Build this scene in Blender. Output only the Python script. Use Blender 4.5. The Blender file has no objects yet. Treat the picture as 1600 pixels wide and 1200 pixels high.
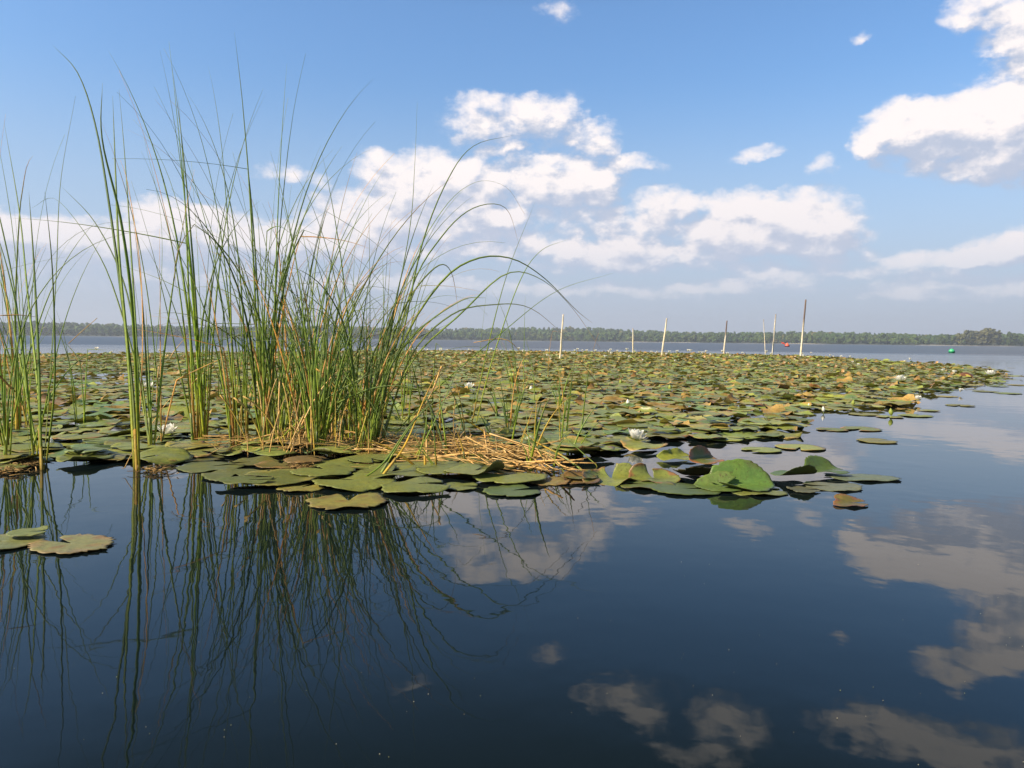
import bpy, math, random
import numpy as np
from mathutils import Vector, Matrix, noise as mnoise
random.seed(7); rng = np.random.default_rng(11)
PI = math.pi; R = math.radians
S = bpy.context.scene
COL = S.collection

# ---------------------------------------------------------------- camera
CAM_H = 0.55; F = 1200.0; PITCH = R(3.25); ROLL = R(0.62)
cam_d = bpy.data.cameras.new('camera'); cam = bpy.data.objects.new('camera', cam_d); COL.objects.link(cam)
cam_d.sensor_width = 36; cam_d.lens = 36*F/1600; cam_d.clip_start = 0.02; cam_d.clip_end = 20000
RM = Matrix.Rotation(PI/2-PITCH, 3, 'X') @ Matrix.Rotation(ROLL, 3, 'Z')
cam.matrix_world = Matrix.Translation((0,0,CAM_H)) @ RM.to_4x4()
S.camera = cam
CP = Vector((0,0,CAM_H))

# ---------------------------------------------------------------- light
SUN_EL = R(38); SUN_AZ = R(-112)      # azimuth from the viewing direction (+Y), negative = to the left
sun_dir = Vector((math.sin(SUN_AZ)*math.cos(SUN_EL), math.cos(SUN_AZ)*math.cos(SUN_EL), math.sin(SUN_EL)))
sd = bpy.data.lights.new('sun', 'SUN'); sd.energy = 4.9; sd.angle = R(0.6); sd.color = (1.0, 0.86, 0.68)
sun = bpy.data.objects.new('sun', sd); COL.objects.link(sun)
sun.rotation_euler = sun_dir.to_track_quat('Z', 'Y').to_euler()
S.view_settings.view_transform = 'Standard'; S.view_settings.look = 'None'
S.view_settings.exposure = 0.62; S.view_settings.gamma = 1.0
S.cycles.max_bounces = 8; S.cycles.transparent_max_bounces = 8; S.cycles.volume_bounces = 0
S.cycles.use_denoising = True
SKY_STR = 0.12

# ---------------------------------------------------------------- helpers
def ray(px, py):
    return (RM @ Vector(((px-800)/F, (600-py)/F, -1))).normalized()
def W(px, py, z=0.0):                 # photo pixel -> point on the water
    r = ray(px, py); t = (z-CAM_H)/r.z
    return CP + r*t
def at_depth(px, py, y):              # photo pixel -> point at distance y from the camera
    r = ray(px, py); return CP + r*(y/r.y)
RMn = np.array(RM)
def project(P):                        # world -> photo pixel
    v = (np.asarray(P, float)-np.array([0,0,CAM_H])) @ RMn
    d = np.maximum(-v[...,2], 1e-6)
    return 800+F*v[...,0]/d, 600-F*v[...,1]/d, -v[...,2]
def tag(o, label=None, cat=None, group=None, kind=None):
    if label: o['label'] = label
    if cat: o['category'] = cat
    if group: o['group'] = group
    if kind: o['kind'] = kind
    return o
def fast_mesh(name, V, faces_flat, loop_tot, tint=None, puv=None, smooth=True):
    V = np.asarray(V, np.float32); faces_flat = np.asarray(faces_flat, np.int32); loop_tot = np.asarray(loop_tot, np.int32)
    me = bpy.data.meshes.new(name)
    me.vertices.add(len(V)); me.vertices.foreach_set('co', V.ravel())
    me.loops.add(len(faces_flat)); me.loops.foreach_set('vertex_index', faces_flat)
    me.polygons.add(len(loop_tot))
    st = np.concatenate([[0], np.cumsum(loop_tot)[:-1]]).astype(np.int32)
    me.polygons.foreach_set('loop_start', st)
    try: me.polygons.foreach_set('loop_total', loop_tot)
    except Exception: pass
    me.update(calc_edges=True)
    me.polygons.foreach_set('use_smooth', np.full(len(loop_tot), smooth, bool))
    if tint is not None:
        a = me.color_attributes.new('tint', 'FLOAT_COLOR', 'POINT')
        c = np.ones((len(V), 4), np.float32); c[:, :3] = tint; a.data.foreach_set('color', c.ravel())
    if puv is not None:
        a = me.attributes.new('puv', 'FLOAT_VECTOR', 'POINT'); a.data.foreach_set('vector', np.asarray(puv, np.float32).ravel())
    me.update(); return me
def link(name, me, mat, parent=None, loc=(0,0,0)):
    o = bpy.data.objects.new(name, me); COL.objects.link(o)
    if mat and me and not me.materials: me.materials.append(mat)
    o.location = loc
    if parent: o.parent = parent
    return o
def empty(name, loc):
    o = bpy.data.objects.new(name, None); COL.objects.link(o); o.location = loc; o.empty_display_size = .05
    return o
class MB:
    def __init__(s): s.V=[]; s.F=[]; s.L=[]; s.T=[]; s.P=[]; s.n=0
    def add(s, V, faces, tint=(1,1,1), puv=None):
        V = np.asarray(V, float)
        for f in faces: s.F.extend([i+s.n for i in f]); s.L.append(len(f))
        s.V.append(V); t = np.asarray(tint, float)
        s.T.append(t if t.ndim == 2 else np.tile(t, (len(V),1)))
        s.P.append(np.zeros((len(V),3)) if puv is None else np.asarray(puv, float))
        s.n += len(V)
    def mesh(s, name, smooth=True):
        return fast_mesh(name, np.concatenate(s.V), s.F, s.L, np.concatenate(s.T), np.concatenate(s.P), smooth)

# ---------------------------------------------------------------- node helpers
class NT:
    def __init__(s, tree): s.t = tree
    def n(s, typ, **kw):
        nd = s.t.nodes.new(typ)
        for k, v in kw.items():
            if k == 'ins':
                for kk, vv in v.items():
                    if isinstance(vv, bpy.types.NodeSocket): s.t.links.new(vv, nd.inputs[kk])
                    else: nd.inputs[kk].default_value = vv
            else: setattr(nd, k, v)
        return nd
    def math(s, op, a, b=0.0, c=0.0, clamp=False):
        return s.n('ShaderNodeMath', operation=op, use_clamp=clamp, ins={0:a, 1:b, 2:c}).outputs[0]
    def vm(s, op, a, b=(0,0,0), c=(0,0,0)):
        nd = s.n('ShaderNodeVectorMath', operation=op, ins={0:a, 1:b})
        if op == 'MULTIPLY_ADD':
            if isinstance(c, bpy.types.NodeSocket): s.t.links.new(c, nd.inputs[2])
            else: nd.inputs[2].default_value = c
        return nd.outputs['Value'] if op in ('LENGTH','DOT_PRODUCT') else nd.outputs[0]
    def mix(s, f, a, b, blend='MIX'):
        nd = s.n('ShaderNodeMix', data_type='RGBA', blend_type=blend, clamp_factor=True)
        for i, v in ((0,f),(6,a),(7,b)):
            if isinstance(v, bpy.types.NodeSocket): s.t.links.new(v, nd.inputs[i])
            else: nd.inputs[i].default_value = v if i == 0 else (*v[:3], 1)
        return nd.outputs[2]
    def rng(s, v, a, b, c=0.0, d=1.0, smooth=False):
        nd = s.n('ShaderNodeMapRange', interpolation_type='SMOOTHSTEP' if smooth else 'LINEAR', clamp=True)
        for i, x in enumerate((v,a,b,c,d)):
            if isinstance(x, bpy.types.NodeSocket): s.t.links.new(x, nd.inputs[i])
            else: nd.inputs[i].default_value = x
        return nd.outputs[0]
    def noise(s, vec, scale, detail=4, rough=.55, out=0, typ=None):
        nd = s.n('ShaderNodeTexNoise', ins={'Scale':scale, 'Detail':detail, 'Roughness':rough})
        if vec is not None: s.t.links.new(vec, nd.inputs['Vector'])
        return nd.outputs[out]
def material(name):
    m = bpy.data.materials.new(name); m.use_nodes = True
    t = m.node_tree; t.nodes.clear(); k = NT(t)
    out = k.n('ShaderNodeOutputMaterial')
    return m, k, out

# ---------------------------------------------------------------- world: sky and clouds
# cumulus banks given as photo direction (x, y), half widths and weight
CLOUDS = [
 (1500,215,150,62,1.15),(1570,180,110,62,1.1),(1410,200,70,44,1.0),(1345,230,26,16,.62),(1520,272,80,20,.7),(1650,210,120,80,1.1),(1720,160,120,70,1.0),
 (1535,12,60,32,.85),(1590,45,60,34,.9),(1640,60,80,50,1.0),(1605,95,60,24,.8),(872,22,34,20,.46),(1357,58,16,9,.5),(1185,243,46,14,.7),(1285,258,28,18,.42),(990,255,44,16,.55),
 (765,184,84,36,.85),(860,178,52,36,.85),(930,212,44,29,.8),(800,232,110,26,.45),(940,250,60,20,.4),
 (640,272,80,46,1.15),(722,285,62,36,1.0),(870,282,100,30,1.15),(940,292,40,20,.9),(690,335,120,30,1.05),(780,342,46,18,.9),
 (1045,316,52,25,.85),(1155,316,56,27,1.0),(1265,342,88,46,1.25),(1230,372,120,24,1.1),(1110,362,60,22,.9),(1140,392,90,15,.85),(1000,352,60,18,.7),
 (960,392,96,24,.95),(900,420,90,12,.55),(1215,430,110,18,.7),(1440,402,90,15,.75),(1560,388,70,24,.9),(1600,372,50,24,1.0),(1440,437,90,15,.6),(1330,425,50,10,.55),
 (1570,440,90,14,.6),(1660,390,100,30,.9),
 (250,332,66,30,1.0),(200,372,170,28,.85),(60,375,120,26,.8),(400,392,160,28,.7),(560,335,90,44,.95),(455,275,60,18,.55),(500,380,120,28,.8),(-60,360,120,40,.8),
 (820,380,150,22,.6),(620,400,160,24,.55),(1050,415,120,12,.5),(700,450,420,16,.46),(1300,458,420,13,.42),(200,440,300,20,.36),
(770,240,26,10,.5),(810,235,20,9,.45),
 (820,305,200,34,.32),(1080,345,160,30,.38),(1000,400,260,24,.42),(640,370,200,34,.5),(330,360,160,32,.62),(100,380,160,32,.62),(1500,410,160,18,.42),(1180,345,70,30,.7),(900,335,90,26,.6),(1300,395,70,18,.7),(350,420,180,18,.5),(120,420,160,18,.45),(600,440,160,14,.45),(860,455,120,10,.4),(1100,450,140,10,.4),(1480,460,160,10,.4),(330,350,60,30,.7),
 # above the frame: seen only as reflections
 (1000,-50,80,30,.8),(1030,-85,50,22,.6),(1180,-95,70,42,.8),(1450,-100,150,42,.85),(1380,-60,60,30,.6),(1600,-130,110,50,.9),(640,-40,40,16,.4),(1120,-150,90,30,.6),
]
w = bpy.data.worlds.new('World'); S.world = w; w.use_nodes = True
w.cycles.sampling_method = 'MANUAL'; w.cycles.sample_map_resolution = 256
wt = w.node_tree; wt.nodes.clear(); k = NT(wt)
def azel(px, py):
    r = ray(px, py); return math.atan2(r.x, r.y), math.asin(r.z)
g = bpy.data.node_groups.new('cloud_field', 'ShaderNodeTree')
g.interface.new_socket('P', in_out='INPUT', socket_type='NodeSocketVector')
g.interface.new_socket('D', in_out='OUTPUT', socket_type='NodeSocketFloat')
gk = NT(g); gi = gk.n('NodeGroupInput'); go = gk.n('NodeGroupOutput')
P0 = gi.outputs[0]
Pn = gk.vm('MULTIPLY', P0, (1, 1.5, 1))
w1 = gk.noise(Pn, 11, 3, .5, out=1); w2 = gk.noise(Pn, 42, 5, .6, out=1)
Pw = gk.vm('MULTIPLY_ADD', gk.vm('SUBTRACT', w1, (.5,.5,.5)), (.050,.034,0), P0)
Pw = gk.vm('MULTIPLY_ADD', gk.vm('SUBTRACT', w2, (.5,.5,.5)), (.026,.020,0), Pw)
acc = None
for (cx, cy, rx, ry, st) in CLOUDS:
    a, e = azel(cx, cy); ax, _ = azel(cx+rx, cy); _, ey = azel(cx, cy-ry)
    sx, sy = 1/(abs(ax-a)*1.25), 1/(abs(ey-e)*1.3)
    v = gk.vm('MULTIPLY_ADD', Pw, (sx, sy, 0), (-a*sx, -e*sy, 0))
    d2 = gk.vm('DOT_PRODUCT', v, v)
    b = gk.math('MULTIPLY_ADD', d2, -st, st, clamp=False)
    b = gk.math('MAXIMUM', b, 0.0)
    acc = b if acc is None else gk.math('ADD', acc, b)
acc = gk.math('DIVIDE', acc, gk.math('MULTIPLY_ADD', acc, .35, 1.0))
acc = gk.math('MULTIPLY', acc, 1.17)
nz = gk.noise(Pn, 30, 7, .62)
vo = gk.n('ShaderNodeTexVoronoi', feature='SMOOTH_F1', ins={'Scale':38.0, 'Smoothness':.6}); g.links.new(Pn, vo.inputs['Vector'])
puff = gk.math('SUBTRACT', .5, vo.outputs[0])
gate = gk.rng(acc, .0, .30, 0, 1)
nn_ = gk.math('MULTIPLY_ADD', puff, .28, gk.math('SUBTRACT', nz, .5))
D = gk.math('MULTIPLY_ADD', nn_, gk.math('MULTIPLY', gate, 1.5), acc)
g.links.new(D, go.inputs[0])

tc = k.n('ShaderNodeTexCoord')
sep = k.n('ShaderNodeSeparateXYZ', ins={0: tc.outputs['Generated']})
az = k.math('ARCTAN2', sep.outputs[0], sep.outputs[1]); el = k.math('ARCSINE', sep.outputs[2])
Pv = k.n('ShaderNodeCombineXYZ', ins={0:az, 1:el, 2:0.0}).outputs[0]
def cf(vec):
    nd = k.n('ShaderNodeGroup', node_tree=g); wt.links.new(vec, nd.inputs[0]); return nd.outputs[0]
d0 = cf(Pv); d1 = cf(k.vm('ADD', Pv, (-.008, .020, 0)))
alpha = k.rng(d0, .08, .92, 0, 1, smooth=True)
alpha = k.math('MULTIPLY', alpha, k.rng(el, .035, .12, .35, 1))
lit = k.rng(k.math('SUBTRACT', d0, d1), -.38, .48, 0, 1, smooth=True)
core = k.rng(d0, .45, 1.0, 0, 1, smooth=True)
lit = k.math('MULTIPLY_ADD', core, .10, k.math('MULTIPLY', lit, 1.0), clamp=True)
sky = k.n('ShaderNodeTexSky', sky_type='NISHITA', sun_disc=False, sun_elevation=SUN_EL, sun_rotation=SUN_AZ, altitude=0, air_density=1.0, dust_density=1.6, ozone_density=2.0)
bw = k.math('DIVIDE', 1.0, SKY_STR)
ccol = k.mix(lit, (.305,.358,.47), (.70,.648,.64))
ccol = k.mix(k.rng(el, .05, .22, .5, 0), ccol, (.42,.44,.52))
ccol = k.vm('SCALE', ccol); ccol.node.inputs['Scale'].default_value = 1/SKY_STR
skyc = k.mix(k.rng(el, .08, .40, 1, 0, smooth=True), k.vm('MULTIPLY', sky.outputs[0], (.71,.945,1.13)), k.vm('MULTIPLY', sky.outputs[0], (.80,.88,.93)))
skyc = k.mix(k.rng(el, .40, .54, 0, 1), skyc, k.vm('MULTIPLY', skyc, (.40,.36,.32)))
milk = k.vm('SCALE', k.mix(k.rng(el, .0, .14), (.335,.365,.445), (.315,.385,.52))); milk.node.inputs['Scale'].default_value = 1/SKY_STR
skyc = k.mix(k.rng(el, .02, .33, .88, 0, smooth=True), skyc, milk)
fin = k.mix(alpha, skyc, ccol)
bg = k.n('ShaderNodeBackground', ins={'Color':fin, 'Strength':SKY_STR})
wo = k.n('ShaderNodeOutputWorld'); wt.links.new(bg.outputs[0], wo.inputs[0])

# ---------------------------------------------------------------- materials
def leaf_material(name, rough=.45, trans=.25, veins=False, under=None, spec=.4, nscale=60, tmul=(1.3,1.35,.7), var=.2):
    m, k, out = material(name)
    at = k.n('ShaderNodeAttribute', attribute_name='tint').outputs['Color']
    geo = k.n('ShaderNodeNewGeometry'); pos = geo.outputs['Position']
    n1 = k.noise(pos, nscale, 4, .6); n2 = k.noise(pos, nscale*.22, 3, .6)
    c = k.mix(k.rng(n1, .3, .7), k.vm('MULTIPLY', at, (1-1.1*var,1-var,1-1.2*var)), k.vm('MULTIPLY', at, (1+.9*var,1+.7*var,1+.5*var)))
    c = k.mix(k.rng(n2, .35, .7, 0, min(1, var*5)), c, k.vm('MULTIPLY', c, (1.22,1.08,.78)))
    bumpsrc = n1; bstr = .25
    if veins:
        uv = k.n('ShaderNodeAttribute', attribute_name='puv').outputs['Vector']
        sp = k.n('ShaderNodeSeparateXYZ', ins={0:uv})
        ang = k.math('ARCTAN2', sp.outputs[1], sp.outputs[0])
        rr = k.vm('LENGTH', k.vm('MULTIPLY', uv, (1,1,0)))
        wob = k.math('MULTIPLY_ADD', n2, 1.2, k.math('MULTIPLY', ang, 11.0))
        vv = k.math('ABSOLUTE', k.math('SINE', wob)); vein = k.rng(vv, 0, .16, 1, 0)
        vein = k.math('MULTIPLY', vein, k.rng(rr, .15, .95, .8, .15))
        c = k.mix(k.math('MULTIPLY', vein, .6), c, k.vm('MULTIPLY', c, (1.5,1.35,1.1)))
        sn = k.noise(pos, 95, 5, .7)
        sm = k.math('MULTIPLY', k.rng(sn, .56, .63), k.rng(rr, .0, 1.0, .15, .9))
        c = k.mix(sm, c, (.085,.055,.025))
        hp = k.rng(k.noise(pos, 240, 2, .5), .70, .74)
        c = k.mix(k.math('MULTIPLY', hp, .6), c, (.32,.33,.2))
        bumpsrc = k.math('ADD', k.math('MULTIPLY', vein, -.35), n1); bstr = .35
    if under:
        c = k.mix(geo.outputs['Backfacing'], c, k.vm('MULTIPLY_ADD', c, (.35,.35,.35), under))
    bp = k.n('ShaderNodeBump', ins={'Strength':bstr, 'Distance':.004, 'Height':bumpsrc})
    pr = k.n('ShaderNodeBsdfPrincipled', ins={'Base Color':c, 'Roughness':rough, 'Normal':bp.outputs[0], 'Specular IOR Level':spec})
    tr = k.n('ShaderNodeBsdfTranslucent', ins={'Color':k.vm('MULTIPLY', c, tmul), 'Normal':bp.outputs[0]})
    mx = k.n('ShaderNodeMixShader', ins={0:trans, 1:pr.outputs[0], 2:tr.outputs[0]})
    m.node_tree.links.new(mx.outputs[0], out.inputs[0]); return m
M_PAD = leaf_material('lily_leaf', .42, .16, veins=True, under=(.13,.12,.045), spec=.5)
M_REED = leaf_material('reed_leaf', .5, .44, nscale=45, spec=.3)
M_DRY = leaf_material('dry_straw', .65, .12, nscale=70, spec=.2)
M_PETAL = leaf_material('petal', .45, .35, nscale=120, spec=.3, tmul=(1.05,1.05,1.0), var=.03)
M_WOOD = leaf_material('weathered_wood', .8, 0.0, nscale=9, spec=.2)
M_PAINT = leaf_material('buoy_paint', .4, 0.0, nscale=6, spec=.4)
M_TREE = leaf_material('tree_foliage', .8, .10, nscale=.35, spec=.1)

def water_material():
    m, k, out = material('lake_water')
    geo = k.n('ShaderNodeNewGeometry'); pos = geo.outputs['Position']
    sp = k.n('ShaderNodeSeparateXYZ', ins={0:pos})
    dist = k.vm('LENGTH', k.vm('MULTIPLY', pos, (1,1,0)))
    swn = k.noise(k.vm('MULTIPLY', pos, (.012,.05,1)), 1.0, 4, .6)
    wind = k.rng(k.math('MULTIPLY_ADD', k.math('SUBTRACT', swn, .5), 60.0, dist), 30, 60, 0, 1, smooth=True)
    a = k.noise(k.vm('MULTIPLY', pos, (1,1.0,1)), 5.5, 2, .45)
    b = k.noise(k.vm('MULTIPLY', pos, (1,.8,1)), 19, 2, .5)
    pt = k.rng(k.noise(pos, 1.1, 2, .5), .35, .7, .35, 1.25)
    h1 = k.math('MULTIPLY', k.math('MULTIPLY_ADD', b, .00016, k.math('MULTIPLY', a, .0011)), pt)
    c = k.noise(k.vm('MULTIPLY', pos, (.6,1,1)), 1.6, 4, .6)
    h2 = k.math('MULTIPLY', k.math('MULTIPLY', c, .03), wind)
    h = k.math('ADD', h1, h2)
    bp = k.n('ShaderNodeBump', ins={'Strength':1.0, 'Distance':1.0, 'Height':h})
    ro = k.math('MULTIPLY_ADD', wind, .22, k.rng(dist, 4, 30, .02, .07))
    pr = k.n('ShaderNodeBsdfPrincipled', ins={'Base Color':(.004,.008,.009,1), 'Roughness':ro, 'IOR':1.333, 'Specular IOR Level':.40, 'Specular Tint':(.90,.95,.96,1), 'Normal':bp.outputs[0]})
    m.node_tree.links.new(pr.outputs[0], out.inputs[0]); return m
M_WATER = water_material()
def simple_mat(name, c1, c2, scale, rough=.9, bump=.3):
    m, k, out = material(name)
    pos = k.n('ShaderNodeNewGeometry').outputs['Position']
    n1 = k.noise(pos, scale, 5, .6)
    bp = k.n('ShaderNodeBump', ins={'Strength':bump, 'Distance':.1, 'Height':n1})
    pr = k.n('ShaderNodeBsdfPrincipled', ins={'Base Color':k.mix(k.rng(n1,.3,.7), c1, c2), 'Roughness':rough, 'Normal':bp.outputs[0]})
    m.node_tree.links.new(pr.outputs[0], out.inputs[0]); return m
M_LAND = simple_mat('woodland_floor', (.035,.05,.02), (.07,.08,.035), .05)
M_SAND = simple_mat('shore_sand', (.42,.38,.30), (.55,.50,.40), .2)

# ---------------------------------------------------------------- setting: water, far land, haze
def grid_sheet(name, x0, x1, y0, y1, z, mat, n=1):
    me = bpy.data.meshes.new(name); me.from_pydata([(x0,y0,z),(x1,y0,z),(x1,y1,z),(x0,y1,z)], [], [(0,1,2,3)])
    o = link(name, me, mat); return tag(o, kind='structure')
grid_sheet('lake_water', -1950, 1950, -1950, 1950, 0, M_WATER)

def land_r(a):     # distance to the far shore by azimuth
    return 1180 + 70*math.sin(a*3.1+.6) + 40*math.sin(a*9.7+1) - 120*max(0, math.sin(a*1.5+.1))
def land_h(a, d):  # terrain height d metres behind the shore
    hill = 8.0 + 4.0*math.exp(-((a-R(4))/R(6))**2) + 1.6*math.sin(a*8+2) + 1.2*math.sin(a*21) - 2.5*math.exp(-((a-R(30))/R(8))**2)
    return .5 + hill*min(1, max(0, (d-15)/260))**1.1
m = MB(); na = 260; ds = [-12, 0, 6, 25, 80, 160, 260, 380, 520]
V = []; Fc = []
for i in range(na+1):
    a = R(-95 + 190*i/na)
    for d in ds:
        rr = land_r(a)+d
        V.append((math.sin(a)*rr, math.cos(a)*rr, -1.5 if d < 0 else (0.06 if d == 0 else land_h(a, d))))
nd = len(ds)
for i in range(na):
    for j in range(nd-1):
        Fc.append((i*nd+j, (i+1)*nd+j, (i+1)*nd+j+1, i*nd+j+1))
m.add(V, Fc); tag(link('far_shore', m.mesh('far_shore'), M_LAND), kind='structure')
# pale sandy strips at the waterline
m = MB(); V = []; Fc = []
for i in range(401):
    a = R(-30 + 66*i/400); wv = max(0, .55+.75*math.sin(a*37+1)+.5*math.sin(a*91)) * (1 if a > R(8) else .35)
    rr = land_r(a)
    for d, z in ((-3-2*wv, -.05), (3, .06+.30*wv), (9, .15+.3*wv)):
        V.append((math.sin(a)*(rr+d), math.cos(a)*(rr+d), z))
for i in range(400):
    for j in range(2): Fc.append((i*3+j, i*3+3+j, i*3+4+j, i*3+1+j))
m.add(V, Fc); tag(link('sand_beach', m.mesh('sand_beach'), M_SAND), kind='structure')

# icosphere base for leafy lobes
def ico(sub):
    import bmesh
    bm = bmesh.new(); bmesh.ops.create_icosphere(bm, subdivisions=sub, radius=1)
    V = np.array([v.co[:] for v in bm.verts]); Fi = np.array([[v.index for v in f.verts] for f in bm.faces]); bm.free(); return V, Fi
IV, IF = ico(2)
def lobes(centres, radii, tints, squash=.85, jag=.20):
    n = len(centres); nv = len(IV)
    D = 1 + rng.normal(0, jag, (n, nv)).clip(-.5, .6)
    V = IV[None]*D[...,None]*np.asarray(radii)[:,None,None]*np.array([1,1,squash]) + np.asarray(centres)[:,None,:]
    Fl = (IF[None]+(np.arange(n)*nv)[:,None,None]).reshape(-1)
    T = np.repeat(np.asarray(tints)[:,None,:], nv, 1)*rng.uniform(.75, 1.25, (n, nv, 1))
    return V.reshape(-1,3), Fl, np.full(n*len(IF), 3), T.reshape(-1,3)
def tree_lobes(x, y, z, h, kind, tint):
    C = []; Rr = []; T = []
    cr = h*(.36 if kind else .24)*random.uniform(.8,1.2)
    nl = 8 if kind else 6
    for j in range(nl):
        f = (j+.5)/nl
        if kind: off = cr*.75*math.sqrt(random.random()); zz = z+h*(.22+.66*f); rr = cr*random.uniform(.45,.75)*(1.15-.55*abs(f-.45))
        else: off = cr*.3*random.random(); zz = z+h*(.2+.72*f); rr = cr*(1.15-.8*f)*random.uniform(.8,1.1)
        a = random.uniform(0, 2*PI); C.append((x+off*math.cos(a), y+off*math.sin(a), zz)); Rr.append(rr)
        T.append(np.array(tint)*random.uniform(.82,1.2))
    return C, Rr, T
SPECIAL = [(1466,12),(1478,15),(1500,15.5),(1513,20),(1527,19),(1541,22),(1552,19),(1578,17)]   # trees one can tell apart, right end
C = []; Rr = []; T = []
for row, (d0_, sp) in enumerate([(8,7),(20,7.5),(42,8),(75,8.5),(115,9),(160,9),(210,9),(270,9)]):
    a = R(-58)
    while a < R(58):
        rr = land_r(a)+d0_+random.uniform(-5,5); aa = a+random.uniform(-.002,.002)
        px = 800+F*math.tan(aa)
        h = random.uniform(8,13) if row < 2 else (random.uniform(12,14.5) if row < 6 else random.uniform(13,15))
        clus = mnoise.noise(Vector((aa*16, row*.7, 3)))
        kind = 0 if (clus > .05 and row >= 1) or random.random() < .12 else 1
        if row == 0 and mnoise.noise(Vector((aa*40, 7, 1))) > .28: h *= .55
        base = np.array([.034,.062,.026]) if kind == 0 else np.array([.062,.098,.030])
        base = base*random.uniform(.85,1.15)*np.array([1+.35*clus,1,1])
        if random.random() < .05: base = np.array([.12,.12,.045])
        c_, r_, t_ = tree_lobes(math.sin(aa)*rr, math.cos(aa)*rr, land_h(aa, d0_), h*(1+.06*clus), kind, base)
        if not (row == 0 and 1455 < px < 1590 and random.random() < .5): C += c_; Rr += r_; T += t_
        a += sp/rr*random.uniform(.75,1.25)
V_, F_, L_, T_ = lobes(C, Rr, T)
fo = link('forest', fast_mesh('forest', V_, F_, L_, T_, smooth=False), M_TREE)
tag(fo, 'far off green wood lining the whole opposite shore of the lake', 'forest', kind='stuff')
tl = ['short round tree at the left start of the taller lakeside trees on the far shore','small tree with narrow crown beside the short round tree on the far shore',
      'olive bushy tree on the far shore above the green buoy','tall broad tree on the far shore right of the green buoy','wide grey green tree between two taller trees on the far shore',
      'tallest greyish tree rising above the wood on the far shore','round tree just right of the tallest tree on the far shore','low wide tree at the right end of the far shore trees']
for i, (px, h) in enumerate(SPECIAL):
    a = math.atan((px-800)/F); rr = land_r(a)+4
    t = empty('tree', (math.sin(a)*rr, math.cos(a)*rr, .5)); tag(t, tl[i], 'tree', 'taller trees on the far right shore')
    C = []; Rr = []; T = []; kind = 0 if i == 1 else 1
    tint = [(.06,.09,.03),(.04,.07,.03),(.09,.10,.035),(.075,.085,.04),(.085,.09,.05),(.078,.085,.045),(.07,.08,.04),(.05,.08,.03)][i]
    for q in range(4):
        c_, r_, t_ = tree_lobes(random.uniform(-1,1), random.uniform(-1,1), 0, h, kind, tint); C += c_; Rr += [x*.7 for x in r_]; T += t_
    V_, F_, L_, T_ = lobes(C, Rr, T, jag=.4)
    link('crown', fast_mesh('crown', V_, F_, L_, T_, smooth=False), M_TREE, t)
    mb = MB(); n = 8; Vt = []; 
    for s_, rad in ((-.5,.4),(h*.3,.28),(h*.75,.1)):
        for q in range(n): Vt.append((rad*math.cos(2*PI*q/n)+.05*s_, rad*math.sin(2*PI*q/n), s_))
    mb.add(Vt, [(r_*n+q, r_*n+(q+1)%n, r_*n+n+(q+1)%n, r_*n+n+q) for r_ in range(2) for q in range(n)], (.10,.08,.06))
    for q in range(5):
        a2 = random.uniform(0,2*PI); z0 = h*random.uniform(.3,.6); e = np.array([math.cos(a2)*h*.16, math.sin(a2)*h*.16, z0+h*.18]); b = np.array([.05*z0,0,z0])
        sd_ = np.array([-math.sin(a2), math.cos(a2), 0])*.12; up = np.array([0,0,.12])
        mb.add([b+sd_, b+up, b-sd_, b-up, e], [(0,1,4),(1,2,4),(2,3,4),(3,0,4)], (.10,.08,.06))
    link('trunk', mb.mesh('trunk'), M_WOOD, t)

# haze: one closed box of even air
def haze_box(density):
    m, k, out = material('haze_air')
    pv = k.n('ShaderNodeVolumePrincipled', ins={'Color':(.80,.88,1.0,1), 'Density':density, 'Anisotropy':.2})
    m.node_tree.links.new(pv.outputs[0], out.inputs['Volume'])
    me = bpy.data.meshes.new('haze'); a, b = 2000, 60
    v = [(x,y,z) for z in (-3,b) for y in (-a,a) for x in (-a,a)]
    me.from_pydata(v, [], [(0,2,3,1),(4,5,7,6),(0,1,5,4),(2,6,7,3),(0,4,6,2),(1,3,7,5)])
    tag(link('haze', me, m), kind='stuff')
haze_box(.00030)

# ---------------------------------------------------------------- lily pads
def bend(Pt, ang, u0, rho, amax):
    """roll the part of the sheet beyond the line u = u0 (direction ang) upwards round radius rho"""
    c, s = math.cos(ang), math.sin(ang)
    u = Pt[:,0]*c+Pt[:,1]*s; v = -Pt[:,0]*s+Pt[:,1]*c; z = Pt[:,2].copy()
    t = np.maximum(u-u0, 0); a = np.minimum(t/rho, amax); ex = np.maximum(t-rho*amax, 0)
    un = np.where(t > 0, u0+rho*np.sin(a)+ex*np.cos(a) - z*np.sin(a), u)
    zn = np.where(t > 0, rho*(1-np.cos(a))+ex*np.sin(a) + z*np.cos(a), z)
    Pt[:,0] = un*c-v*s; Pt[:,1] = un*s+v*c; Pt[:,2] = zn; return Pt
GREENS = [(0.183, 0.226, 0.051), (0.201, 0.244, 0.059), (0.165, 0.22, 0.061), (0.226, 0.262, 0.061), (0.128, 0.207, 0.067), (0.213, 0.232, 0.059)]
OLIVES = [(0.259, 0.248, 0.054), (0.302, 0.27, 0.065), (0.227, 0.232, 0.054), (0.356, 0.335, 0.076)]
BROWNS = [(.38,.25,.09),(.30,.17,.07),(.42,.30,.11),(.25,.16,.07)]
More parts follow.
